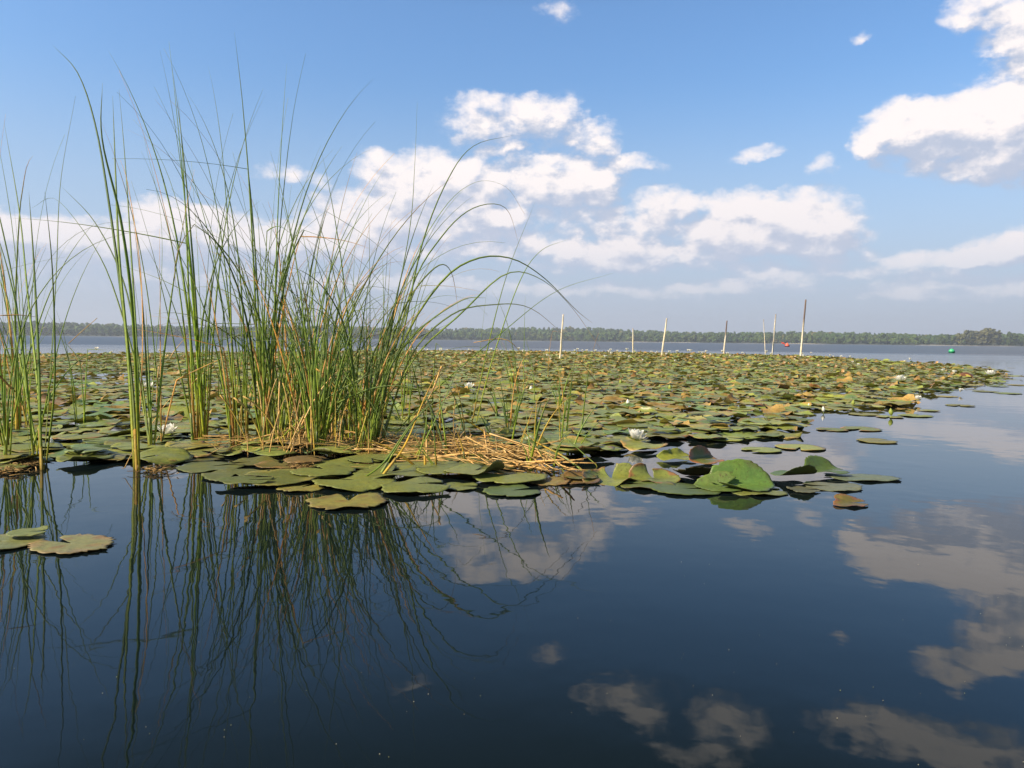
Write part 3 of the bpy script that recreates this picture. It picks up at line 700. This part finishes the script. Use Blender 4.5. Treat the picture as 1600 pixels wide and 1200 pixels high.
# --- plants traced one by one
TR = [
 ('tallest thick reed standing alone in open water at the left, curving left at the top', [
   ([(214,736),(206,600),(192,480),(172,330),(150,200),(122,115),(82,70)], .020, 'dark', .25, 1.0),
   ([(210,735),(200,560),(186,400),(180,260),(176,150)], .022, 'bright', .1, .8),
   ([(217,736),(214,560),(205,400),(196,260),(186,140)], .016, 'green', -.2, .8),
   ([(212,734),(222,560),(219,420),(200,290),(188,250)], .011, 'tan', .15, .6),
   ([(218,734),(208,500),(190,350),(160,220),(160,130)], .013, 'green', .3, -.5)]),
 ('reed with yellow foot behind the tallest left reed', [
   ([(236,706),(228,660),(210,560),(170,430),(130,360),(85,310),(50,325)], .013, 'sheath', .35, 1.4),
   ([(233,704),(222,600),(196,450),(150,350),(95,290)], .012, 'green', .2, .9),
   ([(231,706),(240,590),(252,440),(250,330),(225,215)], .012, 'green', -.2, .5)]),
 ('spreading reed tuft at the left edge of the view', [
   ([(66,735),(58,600),(42,450),(30,330),(6,190)], .018, 'bright', .3, 1.0),
   ([(64,733),(60,560),(52,400),(45,300)], .018, 'green', .1, .4),
   ([(68,733),(80,560),(88,420),(95,280),(118,150)], .010, 'green', .3, .8),
   ([(56,700),(30,560),(5,450),(-40,380)], .016, 'bright', .1, .6),
   ([(60,715),(40,600),(22,450),(-10,300)], .014, 'green', .1, .6),
   ([(72,725),(85,600),(82,430),(70,300)], .011, 'green', .1, -.6)]),
 ('thin pair of reeds crossing above the lily field right of the main clump', [
   ([(735,670),(765,530),(795,420),(836,316)], .009, 'bright', -.2, .8),
   ([(742,668),(770,560),(812,440),(845,392),(888,374)], .009, 'bright', .3, .9),
   ([(730,668),(745,600),(752,530),(762,440)], .006, 'green', .1, .3)]),
 ('reed whose long arching leaf reaches farthest right over the pads', [
   ([(590,704),(640,570),(720,490),(790,428),(845,436),(895,482),(938,545)], .012, 'tip', .3, .5),
   ([(586,702),(628,540),(690,440),(745,404),(800,404),(850,434),(900,484),(926,505)], .013, 'tip', .4, .8),
   ([(594,703),(640,560),(705,492),(770,476),(830,482),(893,534)], .012, 'tip', .3, .2),
   ([(598,700),(680,610),(790,515),(870,455),(957,427)], .009, 'green', .3, .7)]),
 ('reed with a long thin leaf arching up to the right tip of the clump', [
   ([(585,704),(630,520),(660,380),(700,280),(740,228),(803,211)], .010, 'green', .3, .6),
   ([(582,704),(640,460),(690,370),(740,325),(790,325),(812,385)], .009, 'tip', .4, .8),
   ([(584,704),(636,440),(690,330),(742,285),(790,292),(820,335)], .009, 'tip', .3, 1.0),
   ([(580,702),(610,520),(640,360),(648,260),(652,160)], .008, 'green', .1, .4)]),
 ('broad leaved reed with dry hanging tip in the middle of the clump', [
   ([(560,703),(590,600),(632,480),(680,418),(705,425),(717,490)], .012, 'tip', .3, .5),
   ([(556,703),(600,590),(650,520),(720,470),(760,465)], .013, 'bright', .3, -.2),
   ([(558,704),(575,610),(600,520),(645,430)], .011, 'tan', .2, .2),
   ([(552,704),(566,640),(572,560),(586,500)], .016, 'tan', .1, .1)]),
 ('reed with low leaves bowing to the left in front of the clump', [
   ([(592,745),(650,655),(700,610)], .007, 'green', .1, .2),
   ([(425,700),(470,655),(530,610),(600,575)], .011, 'bright', .2, -.3),
   ([(432,702),(510,640),(590,605),(660,610),(705,640)], .010, 'green', .4, -.3),
   ([(388,642),(430,612),(490,590),(560,586),(620,600)], .012, 'bright', .3, -.4)]),
 ('dark green folded reed leaf leaning into the straw heap', [
   ([(698,714),(682,660),(660,610),(630,580)], .022, 'dark', .3, .2),
   ([(700,715),(690,640),(685,600)], .012, 'bright', .1, .1)]),
 ('yellowing reed leaning right out of the straw heap', [
   ([(594,748),(622,712),(640,680),(665,618),(690,570)], .012, 'gold', .2, .4),
   ([(560,752),(600,722),(640,665),(680,620)], .010, 'green', .2, .3),
   ([(645,720),(672,672),(705,600),(720,560)], .011, 'green', .2, .3),
   ([(652,722),(665,668),(668,610)], .007, 'bright', .2, .1)]),
 ('green and straw coloured blades pointing down right beside the straw heap', [
   ([(912,736),(878,712),(830,686),(808,660)], .012, 'gold', .2, .3),
   ([(936,730),(900,698),(872,672),(846,640)], .007, 'green', .2, .3),
   ([(893,752),(866,718),(840,700),(828,690)], .007, 'green', .2, .2)]),
]
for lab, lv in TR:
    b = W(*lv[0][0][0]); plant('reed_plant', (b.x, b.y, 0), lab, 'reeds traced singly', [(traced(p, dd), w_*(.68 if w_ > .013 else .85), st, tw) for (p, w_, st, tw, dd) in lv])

# --- clumps grown at random: (x range, y range, plants, leaves, height px range, lean spread, bend, styles, label)
CL = [
 ((-30,100),(655,728),11,(3,5),(230,480),.10,(.1,1.1),('green','bright','green','tip'),'slender green reed of the left edge clump'),
 ((-60,60),(600,650),7,(3,4),(130,300),.12,(.1,.9),('green','bright','dark'),'reed of the rear left edge clump'),
 ((118,142),(664,672),2,(2,3),(110,190),.08,(.1,.5),('green','bright'),'short green reed alone among pads left of the tallest reed'),
 ((228,250),(690,712),2,(3,4),(180,480),.12,(.1,.9),('green','tip','tan'),'reed beside the left white lily'),
 ((296,336),(686,696),6,(3,5),(280,610),.06,(.05,.7),('sheath','bright','green'),'straight reed with reddish foot right of the left white lily'),
 ((352,425),(684,706),12,(3,5),(220,610),.09,(.1,1.1),('green','bright','sheath','dark'),'tall reed between the white lily and the main clump'),
 ((422,468),(650,702),8,(4,5),(220,520),.13,(.2,1.4),('green','bright','tip','dark'),'reed on the left flank of the main clump'),
 ((468,504),(692,710),11,(5,6),(200,450),.19,(.3,1.7),('green','bright','tip','dark','green'),'reed in the dense middle of the main clump'),
 ((504,540),(680,708),4,(3,5),(180,380),.16,(.2,1.4),('green','bright','tip'),'reed between the two densest tufts of the main clump'),
 ((540,588),(690,710),11,(5,6),(200,440),.20,(.3,1.7),('green','bright','tip','dark'),'reed on the right flank of the main clump'),
 ((455,600),(640,680),10,(3,5),(140,330),.24,(.5,2.0),('green','tip','green'),'fine arching reed at the back of the main clump'),
 ((600,700),(640,690),6,(2,4),(120,330),.16,(.2,1.1),('green','bright','tip'),'sparse reed right behind the main clump'),
 ((866,888),(640,664),3,(2,4),(60,120),.16,(.1,.5),('bright','green'),'low thin reed standing in the pads below the leftmost pole'),
 ((770,860),(655,700),5,(2,4),(50,130),.3,(.2,1.0),('bright','green','dark'),'short bent reed behind the straw heap'),
 ((770,905),(590,690),9,(1,3),(60,170),.10,(.1,.8),('bright','green','tip'),'thin pale reed rising among pads right of the crossing reeds'),
 ((640,900),(690,735),13,(2,3),(40,150),.45,(.2,1.3),('bright','green','gold'),'short green blade growing through the straw heap'),
 ((240,680),(602,640),14,(2,3),(90,260),.12,(.1,1.1),('green','dark','green'),'thin reed standing farther out behind the clump'),
]
ORD = ['first','second','third','fourth','fifth','sixth','seventh','eighth','ninth','tenth','eleventh','twelfth','thirteenth','fourteenth','fifteenth']
for ci, (xr, yr, npl, nl, hr, lean, bnd, styles, lab) in enumerate(CL):
    xm = (xr[0]+xr[1])/2
    spots = sorted((random.uniform(*xr), random.uniform(*yr)) for _ in range(npl))
    for i in range(npl):
        px, py = spots[i]; b = W(px, py); pm = ppm(py, px)
        side = (px-xm)/max(1,(xr[1]-xr[0])/2)
        lv = []
        for j in range(random.randint(*nl)):
            h = random.uniform(*hr)/pm; th = abs(random.gauss(0, lean))+.02
            # leaves lean outwards from the clump middle, in any compass direction
            a = random.uniform(0, 2*PI); d = np.array([math.cos(a)*1.2+side*1.0, math.sin(a)*.8]); a = math.atan2(d[1], d[0])
            bv = random.uniform(*bnd)*(1.6 if random.random() < .22 else .75)
            kk = (random.uniform(.5,.8), random.uniform(.7,1.9)) if random.random() < .2 else None
            P = grow((b.x+random.uniform(-.012,.012), b.y+random.uniform(-.012,.012), -.02), h*1.06, a, th, bv, random.uniform(1.8,3), kk, .04, seed=random.randrange(10**6))
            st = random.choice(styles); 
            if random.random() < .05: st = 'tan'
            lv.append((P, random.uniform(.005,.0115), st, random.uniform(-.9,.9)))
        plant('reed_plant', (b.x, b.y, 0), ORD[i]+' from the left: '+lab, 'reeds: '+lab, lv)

# ---------------------------------------------------------------- dry stalks: straw heap and loose bent ones
def stalk(P, wd, label, group, style='tan', name='dry_reed_stalk', tw=.4):
    b = np.array([P[0][0], P[0][1], 0]); mb = MB(); blade(mb, np.asarray(P)-b, wd, style, tw, seed=random.randrange(10**6), flat=.4, taper=random.random() < .5, jit=(.62,1.2))
    o = link(name, mb.mesh(name), M_DRY, loc=b); return tag(o, label, 'dry stalk', group)
HP = 'straw heap of broken reed stalks'
def heap_line(x):   # ridge of the heap in the photo: row of the heap's middle at this x
    return np.interp(x, [560,620,700,760,820,880], [704,704,708,714,726,742])
for i in range(200):
    x = random.uniform(568, 868) if i % 3 else random.uniform(660, 830); hw = np.interp(x, [575,640,760,830,880], [8,17,18,14,5])
    y = heap_line(x)+random.uniform(-hw, hw); c = W(x, y); L = random.uniform(.10,.48)
    slope = np.interp(x, [560,680,760,870], [0.0,-.05,-.55,-.75])     # lying direction on the water
    a = slope+random.gauss(0, .5)+(PI if random.random() < .5 else 0); 
    if random.random() < .2: a += random.uniform(-1.5,1.5)
    z0 = .015+.085*random.random()*(1-abs(y-heap_line(x))/(hw+1)); el_ = random.gauss(0,.13)
    d = np.array([math.cos(a)*math.cos(el_), math.sin(a)*math.cos(el_), math.sin(el_)]); m0 = np.array([c.x, c.y, z0])
    P = catmull([m0-d*L/2, m0+np.array([0,0,random.uniform(-.01,.012)]), m0+d*L/2], 9); P[:,2] = np.maximum(P[:,2], .006)
    zn = 'left end' if x < 660 else ('middle' if x < 760 else 'right tail')
    ln = 'long' if L > .27 else 'short'
    stalk(P, random.uniform(.004,.0115), ln+' straw coloured broken stalk in the '+zn+' of the straw heap', HP+', '+zn+', '+ln)
for i in range(26):      # stubs standing up in the heap
    x = random.uniform(600, 860); y = heap_line(x)+random.uniform(-8,8); c = W(x, y)
    P = grow((c.x, c.y, -.01), random.uniform(.06,.17), random.uniform(0,6.28), random.uniform(.1,1.0), random.uniform(0,.5), n=8)
    stalk(P, random.uniform(.004,.007), 'short straw stub poking up out of the straw heap', HP+' upright stubs', random.choice(['tan','gold','tan']))
for i in range(56):      # dry sheaths at the reed feet
    x = random.uniform(370, 600); y = random.uniform(690, 715); c = W(x, y)
    P = grow((c.x, c.y, -.01), random.uniform(.12,.5), random.uniform(0,6.28), abs(random.gauss(.15,.25)), random.uniform(0,.9), n=12)
    stalk(P, random.uniform(.005,.010), 'dry tan sheath standing at the '+('left' if x < 450 else 'middle' if x < 530 else 'right')+' foot of the main reed clump', 'dry sheaths at the reed feet '+('left' if x < 450 else 'middle' if x < 530 else 'right'), random.choice(['tan','tan','gold']))
for i in range(84):      # loose straws lying on pads at the foot
    x = random.uniform(330, 620) if i % 4 else random.uniform(430, 600); y = random.uniform(696, 716); c = W(x, y); a = random.gauss(.1,.5); L = random.uniform(.1,.34)
    d = np.array([math.cos(a), math.sin(a), random.gauss(0,.15)]); m0 = np.array([c.x, c.y, random.uniform(.025,.06)]); P = catmull([m0-d*L/2, m0+np.array([0,0,.01]), m0+d*L/2], 8)
    zn = 'straight reeds and the main clump' if x < 450 else 'main clump and the near raft'
    stalk(P, random.uniform(.003,.008), 'thin straw lying loose between the '+zn, 'loose straws between the '+zn)
ST = [
 ([(135,585),(120,560),(107,537)], None, .016, 'lower half of the bent tan blade at the left, sloping down right'),
 ([(0,493),(28,492),(56,495)], 3.0, .013, 'bright tan blade reaching in flat from the left edge'),
 ([(-10,578),(8,596),(24,612)], 3.2, .012, 'short tan blade dipping in at the left edge'),
 ([(-6,668),(26,690),(55,709)], None, .016, 'thick tan stalk slanting down right from the left edge'),
 ([(232,670),(258,632),(278,610)], None, .010, 'tan straw slanting up right beside the tallest left reed'),
 ([(245,700),(244,690),(248,682)], None, .004, 'tiny twig by the left lily'),
 ([(190,740),(203,714),(217,688)], None, .006, 'thin straw leaning on the foot of the tallest left reed'),
 ([(312,718),(350,697),(392,676)], None, .006, 'long straw slanting over the water right of the left lily'),
 ([(372,712),(390,704),(410,697)], None, .005, 'short straw slanting up under the middle reeds'),
 ([(416,695),(430,700),(444,706)], None, .006, 'short straw slanting down under the middle reeds'),
 ([(442,598),(464,560),(492,520)], 4.4, .009, 'tan stalk slanting up right through the left flank of the clump'),
 ([(640,662),(670,622),(690,572)], 3.9, .012, 'broken tan stalk leaning right above the straw heap'),
 ([(668,640),(700,620),(732,590)], 4.2, .008, 'reddish tan stalk crossing the pads right of the clump'),
 ([(709,684),(709,650),(712,620)], None, .007, 'upright tan stalk standing behind the straw heap'),
 ([(505,740),(540,738),(575,737)], None, .006, 'yellow straw lying along the near raft'),
 ([(566,708),(600,710),(640,709)], None, .009, 'golden stalk lying level along the heap foot'),
 ([(693,688),(725,683),(756,682)], None, .010, 'pale straight stalk lying level on top of the heap'),
 ([(700,700),(750,712),(800,722)], None, .012, 'long orange stalk sloping down right across the heap'),
 ([(755,700),(810,722),(868,742)], None, .010, 'long orange stalk at the right tail of the heap'),
 ([(760,696),(775,680),(792,662)], None, .010, 'tan stub pointing up right from the heap'),
 ([(740,535),(790,530),(820,560),(842,598)], 4.2, .009, 'arched dry leaf hanging over the pads behind the clump'),
 ([(905,562),(925,588),(946,614)], 4.4, .006, 'dry leaf tip drooping at the right end of the long arch'),
 ([(265,560),(275,545),(300,516)], 4.3, .007, 'reddish tan leaf tip bent down left of the middle reeds'),
 ([(245,632),(246,600),(248,572)], 4.0, .007, 'upright tan blade behind the tallest left reed'),
 ([(300,600),(315,585),(335,572)], 4.0, .006, 'tan leaf arched beside the straight reeds'),
 ([(862,652),(870,640),(872,620)], None, .005, 'dry stub beside the low thin reeds'),
]
for pix, yd, wd, lab in ST:
    if yd is None:
        b = W(*pix[0]); P = [np.array(at_depth(x, y, b.y+.04*i)) for i, (x, y) in enumerate(pix)]
    else: P = [np.array(at_depth(x, y, yd+.05*i)) for i, (x, y) in enumerate(pix)]
    P = catmull(P, 12); P[:,2] = np.maximum(P[:,2], .02)
    stalk(P, wd*.8, lab, None, 'tan')
# the bent blade at the left: kinked upper half joins the lower one
b = W(135,585); P = [np.array(at_depth(x, y, b.y+.08+.05*i)) for i, (x, y) in enumerate([(107,537),(128,518),(152,497)])]
stalk(catmull(P, 10), .013, 'upper half of the bent tan blade at the left, pointing up right', None)

# rotting twigs and duff caught at two places of the edge
def debris(name, spots, n, label):
    mb = MB()
    for i in range(n):
        cx, cy, rx, ry = random.choice(spots); c = W(random.gauss(cx, rx*.5), random.gauss(cy, ry*.5)); a = random.uniform(0, 6.28); L = random.uniform(.012,.07)
        d = np.array([math.cos(a), math.sin(a), random.uniform(-.25,.35)]); m0 = np.array([c.x, c.y, .006+.012*random.random()])
        P = catmull([m0-d*L/2, m0+np.array([random.uniform(-.008,.008), random.uniform(-.008,.008), .003]), m0+d*L/2], 5)
        mb2 = MB(); blade(mb, P, random.uniform(.002,.007), 'tan', .5, seed=i, flat=.5)
    me = mb.mesh(name); 
    ca = me.color_attributes['tint']; arr = np.empty(len(me.vertices)*4, np.float32); ca.data.foreach_get('color', arr); arr = arr.reshape(-1,4)
    arr[:,:3] *= np.repeat(rng.choice([.25,.35,.6], len(arr)//20+1), 20)[:len(arr),None]; ca.data.foreach_set('color', arr.ravel())
    tag(link(name, me, M_DRY), label, 'debris', kind='stuff')
debris('debris', [(245,738,28,7),(262,722,20,6),(16,738,32,6),(40,728,26,5)], 320, 'dark rotting twigs and bits caught at the edge of the pads at the left')
debris('debris', [(720,712,140,7),(560,712,60,5),(470,735,18,6)], 380, 'fine brown straw litter under the straw heap')

mb = MB()
for i in range(130):
    px = random.uniform(-100,1700); py = 740+480*random.random()**1.3; c = W(px, py); r_ = random.uniform(.0003,.0010); a = random.uniform(0,6.28)
    V = [(c.x+r_*math.cos(a+q*1.26)*random.uniform(.5,1.4), c.y+r_*math.sin(a+q*1.26)*random.uniform(.5,1.4), .0012) for q in range(5)]+[(c.x, c.y, .0024)]
    mb.add(V, [(q,(q+1)%5,5) for q in range(5)], random.choice([(.3,.3,.26),(.22,.2,.14),(.18,.2,.1)]))
tag(link('floating_specks', mb.mesh('floating_specks'), M_DRY), 'tiny pale specks of pollen and duff floating on the open water', 'specks', kind='stuff')
# ---------------------------------------------------------------- water lilies
def petal(mb, L, wd, az_, lift, curl, tint, seed=0, n=7):
    P = []; s = np.linspace(0, 1, n)
    for q in s:
        th = lift+curl*q
        P.append((q*L*math.cos(th), 0, q*L*math.sin(th)))
    P = np.array(P); V = []; T = []
    for i, q in enumerate(s):
        w_ = wd*(math.sin(PI*min(1,q*.92+.08)**.9)**.8)*.5+.0004
        for sg in (-1,-.5,0,.5,1):
            V.append((P[i,0]-abs(sg)**2*w_*.25*math.sin(lift), sg*w_, P[i,2]+sg*sg*w_*.45)); T.append(np.array(tint)*(1-.1*(1-q)))
    V = np.array(V); c, s_ = math.cos(az_), math.sin(az_); A = np.stack([V[:,0]*c-V[:,1]*s_, V[:,0]*s_+V[:,1]*c, V[:,2]], 1)
    mb.add(A, [(i*5+j, i*5+j+1, i*5+6+j, i*5+5+j) for i in range(n-1) for j in range(4)], T)
WH = (.88,.87,.82)
def stamens(mb, r=.012, n=26):
    for i in range(n):
        a = i*2.4; rr = r*math.sqrt((i+.5)/n); h = .016+.004*math.sin(i)
        b = np.array([rr*math.cos(a), rr*math.sin(a), .004]); t = b*1.25+np.array([0,0,h]); u = np.array([.0011,0,0]); v = np.array([0,.0011,0])
        mb.add([b-u,b-v,b+u,b+v,t-u,t-v,t+u,t+v], [(0,1,5,4),(1,2,6,5),(2,3,7,6),(3,0,4,7),(4,5,6,7)], (.75,.55,.05))
def lily(px, py, size_px, openness, label, group=None, detail=True, z=.03, lean=0):
    c = W(px, py); L = size_px/ppm(py, px)/2*1.3; t = None
    if detail:
        t = empty('water_lily', (c.x, c.y, z)); tag(t, label, 'water lily', group); t.rotation_euler = (lean, random.uniform(-.1,.1), random.uniform(0,6))
        for ring, (n, lf, sc) in enumerate(((8, .25, 1.0), (8, .62, .95), (6, .98, .8), (4, 1.2, .62))):
            for q in range(n):
                mb = MB(); petal(mb, L*sc*random.uniform(.9,1.08), L*.50*sc, 2*PI*q/n+ring*.4, lf+(1-openness)*.55+random.uniform(-.12,.1), .35, WH)
                link('petal', mb.mesh('petal'), M_PETAL, t)
        for q in range(4):
            mb = MB(); petal(mb, L*.8, L*.42, 2*PI*q/4+.2, .06, .2, (.25,.32,.10)); link('sepal', mb.mesh('sepal'), M_REED, t)
        mb = MB(); stamens(mb, L*.3); link('stamens', mb.mesh('stamens'), M_PETAL, t)
        return t
    mb = MB(); n = 7
    for ring in range(2):
        for q in range(n): petal(mb, L*(1-.2*ring), L*.6, 2*PI*q/n+ring*.45, .45+ring*.45+(1-openness)*.4, .3, WH, n=4)
    mb.add([(-.25*L,0,.1*L),(0,-.25*L,.1*L),(.25*L,0,.1*L),(0,.25*L,.1*L),(0,0,.5*L)], [(0,1,4),(1,2,4),(2,3,4),(3,0,4)], (.7,.5,.05))
    o = link('water_lily', mb.mesh('water_lily'), M_PETAL, loc=(c.x, c.y, z)); o.rotation_euler = (random.uniform(-.2,.2), random.uniform(-.2,.2), random.uniform(0,6)); return tag(o, label, 'water lily', group)
lily(262,690,34,.75,'open white water lily beside the straight reeds at the left')
lily(992,697,34,.8,'open white water lily with yellow centre at the right end of the near pads', lean=.25)
lily(232,612,20,.8,'white water lily farther out behind the tallest left reed')
lily(733,612,18,.7,'white water lily behind the straw heap, left of the thin crossing reeds')
lily(1407,600,20,.8,'white water lily among brown pads near the right tip of the field')
lily(1547,590,17,.9,'white water lily floating right of the reddish brown hump')
lily(1434,631,14,.3,'half open white lily at the right border of the field over its reflection')
lily(1491,586,10,.6,'small white lily touching the left side of the reddish brown hump', detail=False)
lily(1474,583,9,.6,'small white lily left of the reddish brown hump', detail=False)
lily(1500,616,10,.5,'small white lily below the reddish brown hump', detail=False)
lily(151,549,9,.7,'lone white lily at the far edge of the field at the left', detail=False, z=.05)
# buds: pointed green and white spindles on a short stem
def bud(px, py, h_px, label, white=.4, group=None):
    c = W(px, py); h = h_px/ppm(py, px); t = empty('lily_bud', (c.x, c.y, 0)); tag(t, label, 'flower bud', group); t.rotation_euler = (random.uniform(-.12,.12), random.uniform(-.12,.12), 0)
    prof = [(0,.10),(.15,.20),(.35,.27),(.6,.24),(.82,.12),(1,.01)]; n = 10; V = []; T = []
    for q, r_ in prof:
        for j in range(n):
            a = 2*PI*j/n; rr = r_*h*(.9+.12*math.cos(4*a)); V.append((rr*math.cos(a), rr*math.sin(a), .25*h+q*h*.8)); T.append(WH if (math.cos(4*a) < -.1+white or q > .8) and white > .3 else (.36,.42,.08))
    mb = MB(); mb.add(V, [(i*n+j, i*n+(j+1)%n, i*n+n+(j+1)%n, i*n+n+j) for i in range(len(prof)-1) for j in range(n)]+[tuple(range(n-1,-1,-1))], T); link('bud', mb.mesh('bud'), M_PETAL, t)
    mb = MB(); blade(mb, np.array([(0,0,-.03),(0,0,.1*h),(0,0,.27*h)]), .006, 'green', 0, flat=.9, taper=False); link('stem', mb.mesh('stem'), M_REED, t)
for (px, py, h, wt_, lab) in [(80,702,18,.9,'pale pointed bud in front of the left edge reeds'),(830,616,13,.9,'closed white bud on a tall green stem right of the crossing reeds'),(837,692,18,.1,'yellow green bud standing right of the straw heap'),(982,638,14,.8,'half opened white bud in the middle of the lily field'),
   (1263,640,10,.9,'white bud near the right side border, left of two green buds'),(1287,646,11,.5,'green and white bud beside the border of open water'),(1333,636,11,.1,'yellow green bud nearest the right border of the field'),(1217,647,10,.6,'pale bud at the lower right border of the field'),(970,603,10,.2,'small yellow bud among pads in the middle distance'),(1047,612,11,.1,'green bud above brown pads in the middle distance'),(1393,652,14,0,'dark pointed bud standing in open water off the right border')]:
    bud(px, py, h, lab, wt_)
# far lilies: small white dots along the outer part of the field
cnt = 0; tries = 0
while cnt < 105 and tries < 4000:
    tries += 1
    if random.random() < .62: px = random.uniform(560,1330); py = 549.5+(px-700)*.008+abs(random.gauss(0,4.5))
    else: px = random.uniform(100,1480); py = 552+abs(random.gauss(0,16))
    if not in_poly(np.array([px]), np.array([py]), FIELD)[0]: continue
    if py > 605: continue
    if py < 575: lab, grp = 'tiny white water lily dot near the far border of the lily field', 'far white lilies'
    else: lab, grp = 'small white water lily half way out in the lily field', 'middle distance white lilies'
    lily(px, py, random.uniform(4.2,7.2), .5, lab, grp, detail=False, z=.05*random.random()+.10); cnt += 1
# a few big yellow green leaves standing up in the middle distance
for i, (px, py, wd, lab) in enumerate([(1168,583,24,'bright yellow lily leaf standing up in the middle distance'),(1183,584,14,'smaller yellow leaf beside the bright yellow one'),(1093,578,14,'small yellow green leaf standing up left of the bright yellow one'),(1265,600,30,'pointed yellow green leaf rising above brown pads on the right side'),(1400,608,26,'domed mustard leaf on the right side of the field'),(1270,612,28,'orange brown domed leaf on the right side of the field'),(1222,612,24,'rusty orange domed leaf at the right side'),(680,592,10,'orange leaf bit behind the clump'),(1185,640,26,'rusty curled leaf at the lower right of the field'),(1060,648,44,'long mottled tan leaf in the middle of the field'),(958,646,26,'tan curled leaf left of the mottled tan one'),(165,636,18,'orange brown curled leaf behind the left reeds'),(880,580,26,'low yellow leaf under the leftmost pole')]):
    c = W(px, py); rad = wd/ppm(py, px)/2; yel = i in (0,1,2,3,12)
    make_pad(c.x, c.y, .03, rad, random.uniform(0,6), R(random.uniform(10,24)), R(90), tint=(.34,.38,.06) if yel else ((.26,.20,.06) if i in (4,9,10) else (.36,.17,.07)), dome=.14, rag=.03, ruffle=.08, zs=.75, seed=400+i, bends=((random.uniform(0,6),.0,.4,1.1),), label=lab, group=None, rings=6, segs=30, name='upright_lily_leaf')

# ---------------------------------------------------------------- poles and buoys
PO = [  # top, foot, thickness px, label
 ((880,491),(875,562),4.0,'leftmost pale leaning pole standing in the lily field'),
 ((989,513),(989,553),2.6,'shortest thin upright white pole'),
 ((1042,497),(1034,556),3.8,'white pole leaning right, third from the left'),
 ((1136,501),(1131,552),3.2,'grey topped pole leaning slightly right, between the white leaning pole and the pair'),
 ((1193,499),(1196,554),1.6,'thinnest grey pole, left one of the close pair'),
 ((1212,491),(1207,554),3.0,'white pole beside the thinnest pole'),
 ((1259,468),(1251,557),3.8,'tallest pole with dark brown top at the right end of the row'),
]
for i, (tp, ft, th, lab) in enumerate(PO):
    b = W(*ft); T_ = at_depth(tp[0], tp[1], b.y+.05); r_ = th*.78/ppm(ft[1], ft[0])/2
    v = T_-b; n = 10; segs = 16; V = []; T = []; rs = random.Random(i)
    for s in range(segs+1):
        f = s/segs; q = b*1.0+v*f if s else b-v*.1
        for j in range(n):
            a = 2*PI*j/n; rr = r_*(1.08-.35*f)*(1+.10*math.sin(3*a+f*5+i)); V.append((q.x-b.x+rr*math.cos(a)+.004*math.sin(f*9+i), q.y-b.y+rr*math.sin(a), q.z))
            white = (.62,.58,.50); dark = (.16,.12,.11); bl = min(1,max(0,(f-(.45 if i in (3,6) else .85))*5+rs.uniform(-.25,.25)))
            if i in (0,2): bl *= .5
            T.append(np.array(white)*(1-bl)+np.array(dark)*bl)
    mb = MB(); mb.add(V, [(s*n+j, s*n+(j+1)%n, s*n+n+(j+1)%n, s*n+n+j) for s in range(segs) for j in range(n)]+[tuple(segs*n+j for j in range(n))], T)
    tag(link('wooden_pole', mb.mesh('wooden_pole'), M_WOOD, loc=(b.x, b.y, 0)), lab, 'pole', 'poles standing at the far side of the lily field')
def lathe(prof, n=24, tint=(1,1,1)):
    V = [(r_*math.cos(2*PI*j/n), r_*math.sin(2*PI*j/n), z) for r_, z in prof for j in range(n)]
    mb = MB(); mb.add(V, [(i*n+j, i*n+(j+1)%n, i*n+n+(j+1)%n, i*n+n+j) for i in range(len(prof)-1) for j in range(n)]+[tuple((len(prof)-1)*n+j for j in range(n))], tint); return mb
# green buoy
c = W(1487,551.5); s = 9.5/ppm(551.5,1487)
t = empty('green_buoy', (c.x, c.y, 0)); tag(t, 'green rounded buoy floating beyond the right end of the lily field', 'buoy')
link('hull', lathe([(.30*s,-.1*s),(.42*s,.04*s),(.50*s,.16*s),(.52*s,.24*s),(.48*s,.32*s)], tint=(.02,.22,.13)).mesh('hull'), M_PAINT, t)
link('dome', lathe([(.44*s,.322*s),(.40*s,.46*s),(.30*s,.60*s),(.16*s,.66*s),(.02*s,.68*s)], tint=(.06,.45,.24)).mesh('dome'), M_PAINT, t)
link('lifting_eye', lathe([(.07*s,.66*s),(.07*s,.74*s),(.03*s,.76*s)], n=10, tint=(.05,.30,.2)).mesh('lifting_eye'), M_PAINT, t)
# red buoy
c = W(1230,541.6); s = 10/ppm(541.6,1230)
t = empty('red_buoy', (c.x, c.y, 0)); tag(t, 'red cone topped buoy with red pennant, far out between the two right poles', 'buoy')
link('hull', lathe([(.25*s,-.1*s),(.34*s,.03*s),(.40*s,.10*s),(.36*s,.17*s)], tint=(.16,.02,.03)).mesh('hull'), M_PAINT, t)
link('cone', lathe([(.33*s,.172*s),(.24*s,.34*s),(.15*s,.46*s),(.10*s,.56*s),(.02*s,.58*s)], tint=(.80,.16,.10)).mesh('cone'), M_PAINT, t)
mb = MB(); e0 = np.array([-.15*s,0,.26*s]); e1 = np.array([-1.15*s,0,.82*s]); P = catmull([e0, (e0+e1)/2, e1], 10); blade(mb, P, .09*s, 'tan', 0, side0=(0,1,0), flat=.9)
me = mb.mesh('mast'); ca = me.color_attributes['tint']; ca.data.foreach_set('color', np.tile([.6,.08,.06,1], len(me.vertices)).astype(np.float32)); link('mast', me, M_PAINT, t)
mb = MB(); mb.add([(-.95*s,-.02*s,.50*s),(-.95*s,.02*s,.50*s),(-.35*s,-.02*s,.30*s),(-.35*s,.02*s,.30*s),(-.40*s,-.02*s,.56*s),(-.40*s,.02*s,.56*s),(-.85*s,-.02*s,.74*s),(-.85*s,.02*s,.74*s)], [(0,2,4,6),(1,7,5,3),(0,1,3,2),(2,3,5,4),(4,5,7,6),(6,7,1,0)], (.80,.14,.10)); link('pennant', mb.mesh('pennant', smooth=False), M_PAINT, t)
print('objects', len(bpy.data.objects))
